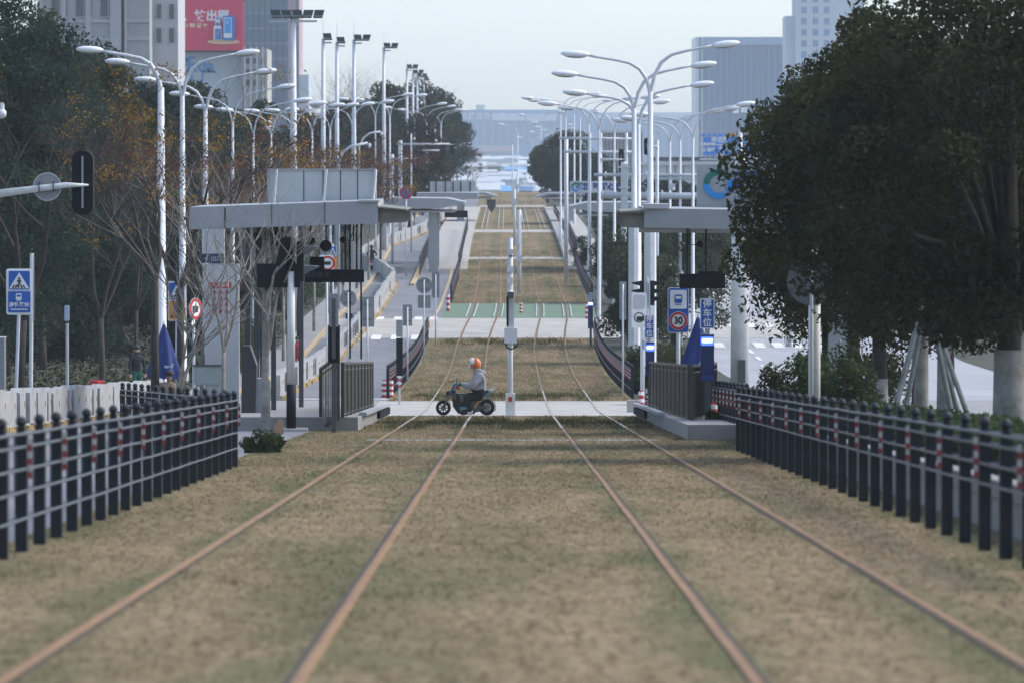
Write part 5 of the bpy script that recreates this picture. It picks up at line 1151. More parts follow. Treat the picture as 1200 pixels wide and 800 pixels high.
# ---------------------------------------------------------------- white poles between the tracks
def mid_pole(x, s, top, label, boxes=(), r=.085, base=True, thick=None):
    b = G(x, s); t = thing('trackside_pole', b, label, 'pole', 'white poles between the tracks')
    MB().cyl(b.x, b.y, b.z, (YH - top) / s, r, 12, r2=r * .9).build('pole', WHITE, t, smooth=True)
    if base: MB().rrect(b.x - .13, b.x + .13, b.z, b.z + .62, .02, b.y - .13, b.y + .13).build('base_box', WHITEW, t); MB().box(b.x - .05, b.x + .05, b.y - .15, b.y - .131, b.z + .4, b.z + .52).build('red_plate', SRED, t)
    if thick: MB().box(b.x - .1, b.x + .1, b.y - .1, b.y + .1, (YH - thick[1]) / s, (YH - thick[0]) / s).build('upper_case', WHITE, t)
    for k, (xa, xb, ya, yb_, nm, mm) in enumerate(boxes): MB().rrect((xa - XV) / s, (xb - XV) / s, (YH - yb_) / s, (YH - ya) / s, .015, b.y - .26, b.y - .02).build(nm, mm, t)
    return t
t = mid_pole(598, 43.4, 340, 'nearest white pole between the tracks with a control box, right of the motorcycle', [(591, 606, 384, 402, 'control_box', WHITE), (593.5, 596, 347, 382, 'black_strip', BLACK), (594.5, 602, 342, 349, 'sensor', GREYD)], r=.075, thick=(345, 384))
b = WL[t]; MB().tube([Vector((xr(592, 43.4), b.y, zr(402, 43.4))), Vector((xr(594, 43.4), b.y - .1, zr(407, 43.4))), Vector((xr(599, 43.4), b.y - .1, zr(409, 43.4))), Vector((xr(606, 43.4), b.y - .1, zr(406, 43.4))), Vector((xr(606.5, 43.4), b.y, zr(398, 43.4)))], .02, 6).build('cable_loop', BLACK, t)
mid_pole(598, 24, 279, 'second white pole between the tracks hung with devices above the nearest pole', [(594, 602, 312, 319, 'device', WHITE), (594.5, 601, 325, 333, 'device', WHITE), (595, 602, 292, 297, 'device', WHITE), (597, 601, 299, 301, 'sensor', GREYD), (596, 603, 341, 349, 'device', WHITEW)], r=.14, base=False)
mid_pole(608.5, 19.9, 246, 'third white pole between the tracks with a box, right of the device pole', [(605, 612.5, 298, 307, 'control_box', WHITE), (604, 608, 279, 287, 'device', WHITE)], r=.13, base=False, thick=(252, 297))
mid_pole(603, 15.5, 222, 'fourth thin white pole between the tracks below the crest', [(600, 606, 233, 240, 'control_box', WHITE)], r=.1, base=False)
mid_pole(600.5, 12, 170, 'tall hazy thin pole standing between the tracks near the crest', [], r=.07, base=False)
mid_pole(606, 10.5, 205, 'thin pole between the tracks at the crest, right of the tall one', [(603, 608, 216, 221, 'device', WHITE)], r=.08, base=False)

# ---------------------------------------------------------------- pipe gantries on the right
def pipe(t, pts, r, name='pipe'): return MB().tube(pts, r, 12).build(name, WHITE, t, smooth=True)
def ring_joint(t, p, r, ax=(1, 0, 0)): MB().disc(p, r, 14, .08, ax=ax).build('flange', WHITE, t)
s = 25; b = G(700, s); t = thing('pipe_gantry', b, 'nearest white pipe gantry reaching right over the road from beside the hill track', 'gantry')
pipe(t, [G(731, s), P(731, 190, s)], .13, 'post'); MB().box(xr(727.5, s), xr(735.5, s), b.y - .15, b.y + .15, zr(262, s), zr(192, s)).build('post_case', WHITE, t)
pipe(t, [P(704, 229, s), P(930, 231, s)], .16); pipe(t, [P(696, 205, s), P(930, 206, s)], .075); pipe(t, [P(768, 209.5, s), P(930, 210, s)], .07)
for x in (706, 776, 758): ring_joint(t, P(x, 229, s), .23)
for x in (710, 758): ring_joint(t, P(x, 205, s), .15)
for yy in (196, 220): MB().box(xr(725, s), xr(738, s), b.y - .2, b.y + .2, zr(yy + 1, s), zr(yy - 1, s)).build('post_collar', WHITE, t)
pipe(t, [G(925, s), P(925, 200, s)], .15, 'post')
s = 26.5; b = G(787, s); t = thing('security_camera', P(788, 221, s), 'white camera hanging from the pipe gantry above the right shelter', 'security camera'); q = WL[t]
MB().ell(q, (.12, .12, .12), 12, 8).build('dome', WHITE, t); MB().box(q.x - .13, q.x + .13, q.y - .1, q.y + .1, q.z + .08, q.z + .22).build('hood', WHITE, t); MB().cyl(q.x - .05, q.y, q.z + .2, zr(210, s), .04, 6).build('bracket', WHITE, t)
s = 19; b = G(656, s); t = thing('portal_gantry', b, 'tall white portal frame with two bars standing before the dark green trees', 'gantry')
for x in (664,): pipe(t, [G(x, s) + Vector((0, (x - 655) * .3, 0)), Vector((xr(x, s), b.y + (x - 655) * .3, zr(162 + (x - 655) * .1, s)))], .09 if x < 664 else .13, 'post')
pipe(t, [P(655, 162, s), P(748, 163, s)], .075); pipe(t, [P(660, 178, s), P(748, 178.5, s)], .08); ring_joint(t, P(668, 177.5, s), .16)
for x in (691, 704, 734): pipe(t, [G(x, s), P(x, 156, s)], .09, 'post')
s = 20; t = thing('pipe_gantry', G(470, s), 'thin white arm gantry carrying signals on the left side by the floodlight masts', 'gantry')
pipe(t, [P(465, 169, 16), P(527, 169, 16)], .06); pipe(t, [P(495, 176.5, 16), P(515, 176.5, 16)], .06); pipe(t, [G(482, 16), P(482, 157, 16)], .06, 'post'); 
for x, yy in ((485.5, 163), (511, 165)): MB().ell(P(x, yy, 16), (.1, .1, .1), 10, 6).build('camera_dome', WHITE, t)
# curved cctv arms
s = 22; t = thing('camera_pole', G(397, s), 'bent white camera arm standing among the rusty trees, lower left one', 'camera pole'); pipe(t, [G(397, s), P(397, 190, s), P(402, 178, s), P(412, 171.5, s), P(431, 168, s)], .07, 'arm'); MB().ell(P(433, 171, s), (.1, .1, .14), 10, 6).build('camera', WHITE, t)
s = 19; t = thing('camera_pole', G(421, s), 'bent white camera arm standing among the rusty trees, upper right one', 'camera pole'); pipe(t, [G(421, s), P(421, 172, s), P(426, 162, s), P(433, 156.5, s), P(446, 154.5, s)], .06, 'arm'); MB().ell(P(447, 157, s), (.1, .1, .12), 10, 6).build('camera', WHITE, t)
# blue guide sign over the right road
s = 11.5; t = thing('guide_sign', P(843, 186, s), 'big blue direction sign with white characters and arrow above the right road', 'road sign'); q = WL[t]
MB().box(xr(824, s), xr(864.5, s), q.y, q.y + .2, zr(182, s), zr(161, s)).build('board', BLUE2, t)
for k in range(5): MB().box(xr(822 + k * 6.6, s), xr(826.5 + k * 6.6, s), q.y + .1, q.y + .3, zr(160, s), zr(157, s)).build('header_panel', BLUE2, t)
MB().box(xr(852, s), xr(862, s), q.y + .1, q.y + .3, zr(160, s), zr(156.5, s)).build('orange_panel', ORANGE, t)
MB().box(xr(840, s), xr(848, s), q.y - .03, q.y - .003, zr(184.5, s), zr(179.5, s)).build('lower_plate', GREYL, t)
text('中北路', .62, (xr(844, s), q.y - .02, zr(164.5, s)), SWHITE, t, bold=.03)
for (x, yy, st_) in ((831, 170, '东湖路'), (831, 176, '武重路'), (857, 170, '徐东大街'), (857, 176, '水果湖')): text(st_, .42, (xr(x, s), q.y - .02, zr(yy, s)), SWHITE, t, bold=.02)
MB().prism([(xr(843.3, s), zr(175, s)), (xr(844.7, s), zr(175, s)), (xr(844.7, s), zr(171, s)), (xr(844, s), zr(169, s)), (xr(843.3, s), zr(171, s))], q.y - .03, q.y - .01).box(xr(841, s), xr(847, s), q.y - .031, q.y - .011, zr(174.5, s), zr(173.3, s)).build('arrow', SWHITE, t)
for x in (826, 832, 838, 846, 852, 858): MB().box(xr(x, s), xr(x, s) + .08, q.y + .25, q.y + .4, zr(188, s), zr(158, s)).build('back_strut', WHITE, t)
MB().tube([P(820, 187, s), P(875, 187, s)], .1, 8).build('beam', WHITE, t); MB().tube([P(820, 170, s), P(875, 170, s)], .08, 8).build('beam', WHITE, t)
pipe(t, [G(867.5, s), P(867.5, 154, s)], .22, 'mast')
s = 11; t = thing('guide_sign', P(878, 186, s), 'second blue direction sign partly hidden behind the right trees', 'road sign'); q = WL[t]; MB().box(xr(870, s), xr(898, s), q.y, q.y + .2, zr(181, s), zr(163, s)).build('board', BLUE2, t); text('岳家嘴', .5, (xr(882, s), q.y - .02, zr(170, s)), SWHITE, t, bold=.02); pipe(t, [G(885, s), P(885, 160, s)], .15, 'mast')
# grey mast with dark box in the right road
s = 33; b = G(867, s); t = thing('grey_mast', b, 'thick pale grey mast with a dark plate at its foot in the right road', 'mast')
MB().cyl(b.x, b.y, b.z, zr(180, s), .33, 16, r2=.28).build('mast', WHITEW, t, smooth=True); q = G(868.5, 40); MB().box(xr(864.5, s), xr(873, s), b.y - .42, b.y - .36, zr(448, s), zr(421, s)).build('dark_plate', GREYD, t)

# ---------------------------------------------------------------- bollards, parasols, boxes
def bollard(x, s, label, h=.75, w=.16, box_=False):
    b = G(x, s); t = thing('striped_bollard', b, label, 'bollard')
    mb = MB()
    for k in range(6): mb.cyl(b.x, b.y, b.z + k * h / 6, b.z + (k + 1) * h / 6, w / 2, 10, k % 2)
    tag(mb.build('striped_sleeve', [SRED, SWHITE], t)); MB().cyl(b.x, b.y, b.z + h, b.z + h + .04, w * .3, 10).build('cap', SRED, t); return t
bollard(450.5, 35.5, 'left of two red and white bollards on the left road by the hill fence', .55, .2)
bollard(457.5, 35.5, 'right of two red and white bollards on the left road by the hill fence', .55, .2)
bollard(525, 22, 'red and white bollard at the left end of the green crossing', .9, .2)
bollard(610.5, 22.2, 'small red and white bollard on the green crossing between the tracks', .55, .16)
bollard(688, 22.8, 'red and white bollard at the right end of the green crossing', .75, .2)
bollard(751.5, 41, 'red and white bollard beside the concrete block at the right platform', .6, .16)
bollard(835, 56, 'red and white striped foot below the large parking cabinet', .6, .22)
s = 41; b = G(743, s); t = MB().rrect(b.x - .2, b.x + .14, b.z, b.z + .36, .05, b.y - .2, b.y + .2).build('concrete_block', CONC, None, b); tag(t, 'small grey concrete block at the right end of the level crossing', 'concrete block')
b = gp(-4.75, 117, .0); t = MB().prism([(b.x - .17, b.z), (b.x + .12, b.z), (b.x + .12, b.z + .28), (b.x + .02, b.z + .32)], b.y, b.y + .03).build('wooden_board', mat('board_wood', (.40, .24, .15), .8, c2=(.3, .17, .1), scale=3), None, b); tag(t, 'orange brown wooden board leaning on the foot of the left signal pole', 'board')
def parasol(x, s, top, bot, wpx, label, txt):
    b = G(x, s); t = thing('closed_parasol', b, label, 'parasol'); y = b.y; X = xr(x, s); zt, zb_ = zr(top, s), zr(bot, s); hw = wpx / s / 2
    n = 32; rows = 9; vs = []; fs = []
    for j in range(rows):
        f = j / (rows - 1)
        for i in range(n):
            a = 2 * math.pi * i / n; fold = 1 + .22 * f * math.cos(a * 6 + .8 * f) + .07 * f * math.cos(a * 11 + 2)
            r_ = (.03 + (hw - .03) * (f ** .9)) * fold * (1 - .12 * max(0, f - .85) / .15); vs.append((X + r_ * math.cos(a) , y + r_ * .7 * math.sin(a), zt + (zb_ - zt) * f + (.05 * math.cos(a * 6) if j == rows - 1 else 0)))
    for j in range(rows - 1):
        for i in range(n): fs.append((j * n + i, (j + 1) * n + i, (j + 1) * n + (i + 1) % n, j * n + (i + 1) % n))
    MB().add(vs, fs).build('canopy', UMB, t, smooth=True); MB().cyl(X, y, b.z, zt + .08, .022, 8).build('pole', WHITE, t); MB().cyl(X, y, b.z, b.z + .08, .28, 16).build('base', GREYD, t)
    text(txt, .17, (X + hw * .35, y - hw * .78, zb_ + .3), SWHITE, t); return t
parasol(192, 45, 380, 442, 38, 'closed dark blue parasol over the crouching person at left', 'w-F')
parasol(818, 50, 372, 440, 42, 'closed dark blue parasol behind the right railing', 'OU')
t = thing('white_bag', gp(xr(806, 49), F / 49, .9), 'crumpled white and blue bag at the foot of the right parasol', 'bag'); q = WL[t]
mb = MB(); mb.ell(q + Vector((0, -.3, .12)), (.11, .09, .14), 9, 6); mb.v = [(v[0] + rnd.uniform(-.02, .02), v[1], v[2] + rnd.uniform(-.02, .02)) for v in mb.v]; mb.build('bag', SWHITE, t)

# vehicles
def wheel(t, x, y, z, r, w=.09, ax=(0, 1, 0), spokes=5, hub=.35, thin=.72, sw=.03):
    tr = MB(); n = 24; 
    a = Vector(ax); u = Vector((0, 0, 1)); v = a.cross(u); c = Vector((x, y, z)); prof = [(r * thin, -w / 2), (r * .93, -w / 2), (r, -w / 4), (r, w / 4), (r * .93, w / 2), (r * thin, w / 2)]
    vs = []; fs = []
    for i in range(n):
        th = 2 * math.pi * i / n; e = v * math.cos(th) + u * math.sin(th)
        for rr, ww in prof: vs.append(c + e * rr + a * ww)
    for i in range(n):
        for k in range(6): fs.append((i * 6 + k, i * 6 + (k + 1) % 6, ((i + 1) % n) * 6 + (k + 1) % 6, ((i + 1) % n) * 6 + k))
    tr.add(vs, fs); ty = tr.build('wheel', TYRE, t, smooth=False)
    rm = MB(); rm.disc(c, r * hub, 14, w * .8, ax=ax)
    for k in range(spokes):
        th = 2 * math.pi * k / spokes; e = v * math.cos(th) + u * math.sin(th); rm.beam(c, c + e * r * (thin + .04), sw, sw, up=a)
    rm.build('rim', RIM, ty); return ty
def emoto(label, at, k=1.0):
    """small electric motorcycle facing -X; at = ground point midway; coordinates in metres from it"""
    t = thing('electric_motorcycle', at, label, 'motorcycle'); o = Vector(at)
    def q(px, py, dy=0): return Vector((o.x + (px - 545) / 43.3, o.y + dy, o.z + (487.0 - py) / 43.3))
    def poly(name, pts, d0, d1, m): return MB().prism([(q(*p).x, q(*p).z) for p in pts], o.y + d0, o.y + d1).build(name, m, t)
    BK = mat('moto_black', (.012, .012, .014), .35); BL = mat('moto_blue', (.10, .30, .42), .3); CH = mat('moto_metal', (.12, .115, .105), .4, .7)
    f = q(519.5, 478); wheel(t, f.x, f.y, f.z, .205, .13, thin=.58, spokes=8, sw=.035); r_ = q(570.5, 477.3); wheel(t, r_.x, r_.y, r_.z, .22, .18, hub=.46, thin=.5)
    for dy in (-.09, .09): MB().tube([q(519.5, 478, dy), q(523, 470, dy), q(532, 451, dy)], [.022, .022, .026], 8).build('fork', CH, t)
    a = MB(); 
    for i in range(9):
        pass
    arc = [q(519.5 + 9.8 * math.cos(R(w_)), 478 - 9.8 * math.sin(R(w_))) for w_ in range(25, 130, 13)]; mb = MB()
    for u, v in zip(arc, arc[1:]): mb.beam(u, v, .11, .015)
    mb.build('front_mudguard', BK, t)
    poly('front_fairing', [(527, 459), (532, 449.5), (536, 448.5), (538, 452), (533, 458), (530, 462)], -.10, .10, BL)
    poly('headlight', [(522.5, 459), (526.5, 457.5), (529, 462), (525, 465.5), (522.8, 463)], -.075, .075, BK); MB().disc(q(523.2, 461.5), .045, 14, .02, ax=(1, 0, -.2)).build('headlight_lens', SWHITE, t)
    poly('windscreen', [(531, 449.5), (535.5, 447.8), (536, 448.6), (531.5, 451.5)], -.09, .09, mat('moto_screen', (.45, .62, .68), .2))
    poly('brake_light', [(533.5, 453), (538, 452), (538.5, 456), (534.5, 456.5)], -.12, .12, SRED)
    MB().tube([q(534, 449.5, -.28), q(535, 449, -.1), q(535, 449, .1), q(534, 449.5, .28)], .018, 8).build('handlebar', BK, t)
    for dy in (-.25, .25): MB().tube([q(535, 449.5, dy), q(535.5, 444, dy * 1.15)], .009, 6).ell(q(536, 443.5, dy * 1.2), (.02, .05, .035), 8, 6).build('mirror', BK, t)
    poly('battery_case', [(535.5, 461), (551, 460.5), (552, 470), (551.5, 483), (537, 483.5), (532.5, 477)], -.14, .14, BK)
    poly('frame', [(529, 458), (533.5, 457), (536, 462), (534.5, 474), (541, 484), (537, 485), (530.5, 476)], -.10, .10, CH)
    poly('belly_fairing', [(530, 466), (537, 470), (553, 476), (556, 485), (541, 486.3), (534, 481)], -.125, .125, BK)
    poly('motor_block', [(550, 466), (561, 468), (567, 475), (564, 482), (552, 484)], -.09, .09, CH)
    poly('side_stripe', [(538.5, 477), (550, 476), (549.5, 479), (539.5, 480.5)], -.15, -.141, BL)
    poly('side_panel', [(538, 462), (546, 462), (546, 470), (540, 471)], -.15, -.142, mat('moto_grey', (.12, .125, .13), .3))
    poly('seat', [(546, 462.5), (549, 459.5), (562, 461), (571, 457), (573, 458.5), (563, 466.5), (553, 468)], -.11, .11, BK)
    poly('tail', [(559, 465.5), (571, 457.5), (579, 455.8), (577, 458.5), (568, 465), (561, 471)], -.08, .08, BL); poly('tail_cap', [(573, 456.8), (579.5, 455.6), (577.5, 458.4), (573.5, 459.3)], -.082, .082, mat('moto_silver', (.55, .56, .58), .3))
    MB().beam(q(549, 477, -.10), q(570, 477.5, -.10), .04, .09).beam(q(549, 477, .10), q(570, 477.5, .10), .04, .09).build('swing_arm', CH, t)
    MB().tube([q(556, 478, -.1), q(562, 468, -.1)], .03, 8).build('shock', mat('shock_orange', (.45, .22, .08), .4), t)
    arc = [q(570.5 + 10.6 * math.cos(R(w_)), 477.3 - 10.6 * math.sin(R(w_))) for w_ in range(-25, 150, 14)]; mb = MB()
    for u, v in zip(arc, arc[1:]): mb.beam(u, v, .14, .015)
    mb.build('rear_mudguard', BK, t); MB().beam(q(566, 466), q(561, 470.5), .05, .03).build('mudguard_stay', BK, t)
    poly('footboard', [(545, 483), (557, 481.5), (557, 484), (546, 485.5)], -.2, .2, BK)
    return t

# ---------------------------------------------------------------- people (one skinned surface each)
SKIN = mat('skin', (.42, .26, .19), .6)
def person(at, joints, edges, mats, label, extra=None, cat='person'):
    """joints: name -> (offset, radius); edges: (a, b, material index)"""
    me = bpy.data.meshes.new('person'); names = list(joints); ix = {n_: i for i, n_ in enumerate(names)}
    me.from_pydata([joints[n_][0] for n_ in names], [(ix[a], ix[b_]) for a, b_, _ in edges], [])
    o = bpy.data.objects.new('person', me); COL.objects.link(o)
    md = o.modifiers.new('s', 'SKIN'); md.use_smooth_shade = True
    for i, n_ in enumerate(names): r_ = joints[n_][1]; me.skin_vertices[0].data[i].radius = (r_, r_) if not hasattr(r_, '__len__') else r_; me.skin_vertices[0].data[i].use_root = (i == 0)
    sb = o.modifiers.new('d', 'SUBSURF'); sb.levels = 2; sb.render_levels = 2
    dg = bpy.context.evaluated_depsgraph_get(); m2 = bpy.data.meshes.new_from_object(o.evaluated_get(dg)); o.modifiers.clear(); o.data = m2; bpy.data.meshes.remove(me)
    m2.materials.clear()
    for m in mats: m2.materials.append(m)
    A = [Vector(joints[a][0]) for a, _, _ in edges]; B = [Vector(joints[b_][0]) for _, b_, _ in edges]
    for p in m2.polygons:
        c = p.center; best = 9; mi = 0
        for (a, b_, k), u, v in zip(edges, A, B):
            w_ = v - u; tt = max(0, min(1, (c - u).dot(w_) / max(1e-6, w_.length_squared))); dd = (c - (u + w_ * tt)).length - .35 * (joints[a][1] if not hasattr(joints[a][1], '__len__') else joints[a][1][0])
            if dd < best: best = dd; mi = k
        p.material_index = mi; p.use_smooth = True
    o.location = at; WL[o] = Vector(at); tag(o, label, cat); return o
def hand(J, E, side, wrist, dirv, palm, mi, k=1.0):
    w = Vector(wrist); dv = Vector(dirv).normalized(); pv = Vector(palm).normalized(); sv = dv.cross(pv)
    J['palm' + side] = (tuple(w + dv * .045 * k), .034 * k); E.append(('wrist' + side, 'palm' + side, mi))
    for i in range(4):
        b0 = w + dv * .085 * k + sv * (.027 * (i - 1.5)) * k; l_ = (.036, .042, .040, .032)[i] * k
        J['f%d%s' % (i, side)] = (tuple(b0), .0105 * k); J['g%d%s' % (i, side)] = (tuple(b0 + dv * l_ * .7 + pv * .02 * k), .0095 * k); J['h%d%s' % (i, side)] = (tuple(b0 + dv * l_ * .7 + pv * (.02 + l_ * .8) * k), .008 * k)
        E += [('palm' + side, 'f%d%s' % (i, side), mi), ('f%d%s' % (i, side), 'g%d%s' % (i, side), mi), ('g%d%s' % (i, side), 'h%d%s' % (i, side), mi)]
    b0 = w + dv * .03 * k + sv * .04 * k; J['t0' + side] = (tuple(b0), .012 * k); J['t1' + side] = (tuple(b0 + dv * .035 * k + pv * .03 * k), .0105 * k); E += [('palm' + side, 't0' + side, mi), ('t0' + side, 't1' + side, mi)]
at = Vector((xr(545, 43.3), 153.9, gz(153.9) + .012)); emoto('small black and pale blue electric motorcycle crossing the left track', at)
def j(px, py, dy): return ((px - 545) / 43.3, dy, (487 - py) / 43.3)
J = {'hip': (j(563, 461.5, 0), (.22, .22)), 'waist': (j(561.5, 454, 0), (.26, .25)), 'chest': (j(560.5, 445.5, 0), (.25, .25)), 'neck': (j(559, 437.5, 0), (.11, .11)), 'head0': (j(557.5, 432.5, 0), .075), 'head': (j(556, 427.5, 0), .10)}
E = [('hip', 'waist', 0), ('waist', 'chest', 0), ('chest', 'neck', 0), ('neck', 'head0', 3), ('head0', 'head', 3)]
for sd, g_ in (('L', -1), ('R', 1)):
    J['sh' + sd] = (j(561.5, 442, g_ * .18), .14); J['el' + sd] = (j(551.5, 453.5, g_ * .31), .115); J['wrist' + sd] = (j(541.5, 450.2, g_ * .25), .055)
    E += [('chest', 'sh' + sd, 0), ('sh' + sd, 'el' + sd, 0), ('el' + sd, 'wrist' + sd, 0)]; hand(J, E, sd, J['wrist' + sd][0], (-1, 0, -.1), (-.3, 0, -1), 2)
    J['th' + sd] = (j(561, 464, g_ * .11), .14); J['kn' + sd] = (j(545, 466, g_ * .20), .11); J['an' + sd] = (j(551.5, 480, g_ * .2), .06); J['heel' + sd] = (j(553.5, 483.2, g_ * .19), .042); J['toe' + sd] = (j(547.5, 484, g_ * .2), .036)
    E += [('hip', 'th' + sd, 1), ('th' + sd, 'kn' + sd, 1), ('kn' + sd, 'an' + sd, 1), ('an' + sd, 'heel' + sd, 4), ('heel' + sd, 'toe' + sd, 4)]
JK = mat('jacket_grey', (.27, .28, .30), .85, c2=(.20, .21, .23), scale=9, bump=.4); TR = mat('trousers_black', (.012, .013, .017), .9); GL = mat('glove_black', (.015, .015, .017), .7); SH = mat('shoe_white', (.62, .62, .63), .6)
rd = person(at, J, E, [JK, TR, GL, SKIN, SH], 'person in a grey hooded jacket, black trousers and orange helmet riding the motorcycle')
def sub(o, mb, name, m, sm=True): q_ = mb.build(name, m, o, smooth=sm); return q_
HO = mat('helmet_orange', (.62, .16, .04), .3); HW = mat('helmet_white', (.70, .69, .67), .3)
def w(px, py, dy=0): return at + Vector(j(px, py, dy))
mb = MB(); mb.ell(w(556.9, 426.6), (.158, .14, .165), 20, 14); mb.v = [(v[0], v[1], max(v[2], w(0, 431.5).z)) for v in mb.v]; hl = sub(rd, mb, 'helmet', HO)
mb = MB(); mb.ell(w(553.9, 425.3), (.125, .1415, .132), 20, 14); mb.v = [(v[0], v[1], max(v[2], w(0, 427).z)) for v in mb.v]; sub(hl, mb, 'helmet_front', HW)
mb = MB(); mb.tube([w(550.2, 424.5, -.09), w(549.4, 424.5, 0), w(550.2, 424.5, .09)], .03, 8); sub(hl, mb, 'visor', BLACK)
mb = MB(); mb.ell(w(551.4, 430.6), (.055, .075, .06), 12, 8); sub(rd, mb, 'face_mask', mat('mask_blue', (.38, .58, .70), .8))
mb = MB(); mb.ell(w(551.2, 427.2, -.035), (.012, .014, .010), 8, 6).ell(w(551.2, 427.2, .035), (.012, .014, .010), 8, 6); sub(rd, mb, 'eyes', SBLACK)
mb = MB(); mb.tube([w(555.5, 438.5, 0), w(562, 437, 0), w(567.5, 439.5, 0)], [.10, .13, .10], 10); sub(rd, mb, 'hood', JK)
# standing and crouching people and the others
def stand(at_, h, mats, label, seat=False, yaw=0, arms='down', lean=0, helmet=None, hair=True):
    k = h / 1.72; at_ = Vector(at_); c, s_ = math.cos(yaw), math.sin(yaw)
    def q(x, y, z): x, y = x * c - y * s_, x * s_ + y * c; return (x * k, y * k, z * k)
    zh = .95 if not seat else .42
    J = {'hip': (q(0, 0, zh), (.14 * k, .12 * k)), 'waist': (q(lean * .3, 0, zh + .2), (.14 * k, .11 * k)), 'chest': (q(lean * .7, 0, zh + .42), (.17 * k, .12 * k)), 'neck': (q(lean, 0, zh + .56), .055 * k), 'head0': (q(lean * 1.05, 0, zh + .62), .07 * k), 'head': (q(lean * 1.1, 0, zh + .72), .095 * k)}
    E = [('hip', 'waist', 0), ('waist', 'chest', 0), ('chest', 'neck', 0), ('neck', 'head0', 3), ('head0', 'head', 3)]
    for sd, g_ in (('L', -1), ('R', 1)):
        J['sh' + sd] = (q(lean * .7 + g_ * .17, 0, zh + .48), .07 * k)
        if arms == 'down': J['el' + sd] = (q(g_ * .25, -.02, zh + .2), .055 * k); J['wrist' + sd] = (q(g_ * .24, -.1, zh - .04), .035 * k); dv = (0, -.2, -1)
        else: J['el' + sd] = (q(lean + g_ * .28, -.2, zh + .28), .055 * k); J['wrist' + sd] = (q(lean + g_ * .2, -.42, zh + .25), .035 * k); dv = (0, -1, 0)
        E += [('chest', 'sh' + sd, 0), ('sh' + sd, 'el' + sd, 0), ('el' + sd, 'wrist' + sd, 0)]; dv = Vector((dv[0] * c - dv[1] * s_, dv[0] * s_ + dv[1] * c, dv[2])); hand(J, E, sd, J['wrist' + sd][0], dv, (0, -.4, -.6) if arms != 'down' else (0, -1, -.1), 2, k)
        J['th' + sd] = (q(g_ * .09, 0, zh - .06), .095 * k)
        if seat: J['kn' + sd] = (q(g_ * .15, -.38, zh + .04), .07 * k); J['an' + sd] = (q(g_ * .15, -.34, .10), .045 * k)
        else: J['kn' + sd] = (q(g_ * .10, -.02, .5), .068 * k); J['an' + sd] = (q(g_ * .11, .02, .09), .045 * k)
        a = J['an' + sd][0]; J['toe' + sd] = ((a[0] + .14 * k * s_, a[1] - .14 * k * c, .04 * k), .038 * k)
        E += [('hip', 'th' + sd, 1), ('th' + sd, 'kn' + sd, 1), ('kn' + sd, 'an' + sd, 1), ('an' + sd, 'toe' + sd, 4)]
    o = person(at_, J, E, mats, label); hc = at_ + Vector(J['head'][0]) + Vector((0, 0, .03 * k))
    f = Vector((s_, -c, 0)); u = Vector((c, s_, 0))
    mb = MB(); mb.ell(hc - f * .02 * k, (.115 * k, .115 * k, .11 * k), 14, 10); mb.v = [(v[0], v[1], max(v[2], hc.z - .03 * k)) for v in mb.v]; sub(o, mb, 'helmet' if helmet else 'hair', helmet or mat('hair_black', (.012, .011, .011), .7))
    mb = MB(); hc2 = at_ + Vector(J['head'][0])
    for g_ in (-1, 1): mb.ell(hc2 + f * .092 * k + u * g_ * .035 * k, (.012 * k, .012 * k, .009 * k), 6, 4)
    sub(o, mb, 'eyes', SBLACK); mb = MB(); mb.ell(hc2 + f * .10 * k - Vector((0, 0, .025 * k)), (.014 * k, .018 * k, .02 * k), 6, 4); sub(o, mb, 'nose', SKIN)
    return o
DK = mat('coat_black', (.012, .013, .018), .9); GN = mat('trousers_green', (.012, .10, .065), .9); TAN = mat('coat_tan', (.23, .175, .125), .9, c2=(.17, .13, .09), scale=8); RD = mat('coat_red', (.36, .02, .05), .8)
stand(G(160, 37), 1.72, [DK, GN, SKIN, SKIN, DK], 'person in a black coat and green trousers standing by the white barriers', yaw=.4)
stand(G(192, 47), 1.7, [TAN, DK, SKIN, SKIN, DK], 'person in a tan coat sitting bent forward under the closed left parasol', seat=True, yaw=math.pi + .3, lean=-.12)
t = thing('folding_stool', G(192, 47), 'low dark stool under the person in the tan coat', 'stool'); q = WL[t]; MB().box(q.x - .2, q.x + .2, q.y - .16, q.y + .16, q.z + .27, q.z + .31).build('seat', GREYD, t)
for a_ in (-1, 1):
    for b_ in (-1, 1): MB().beam(q + Vector((a_ * .17, b_ * .13, 0)), q + Vector((a_ * .15, b_ * .12, .27)), .03, .03).build('leg', GREYD, t)
stand(G(348.5, 29.5), 1.5, [RD, RD, SKIN, SKIN, DK], 'small figure in red on the left pavement seen beneath the shelter roof', yaw=.3)
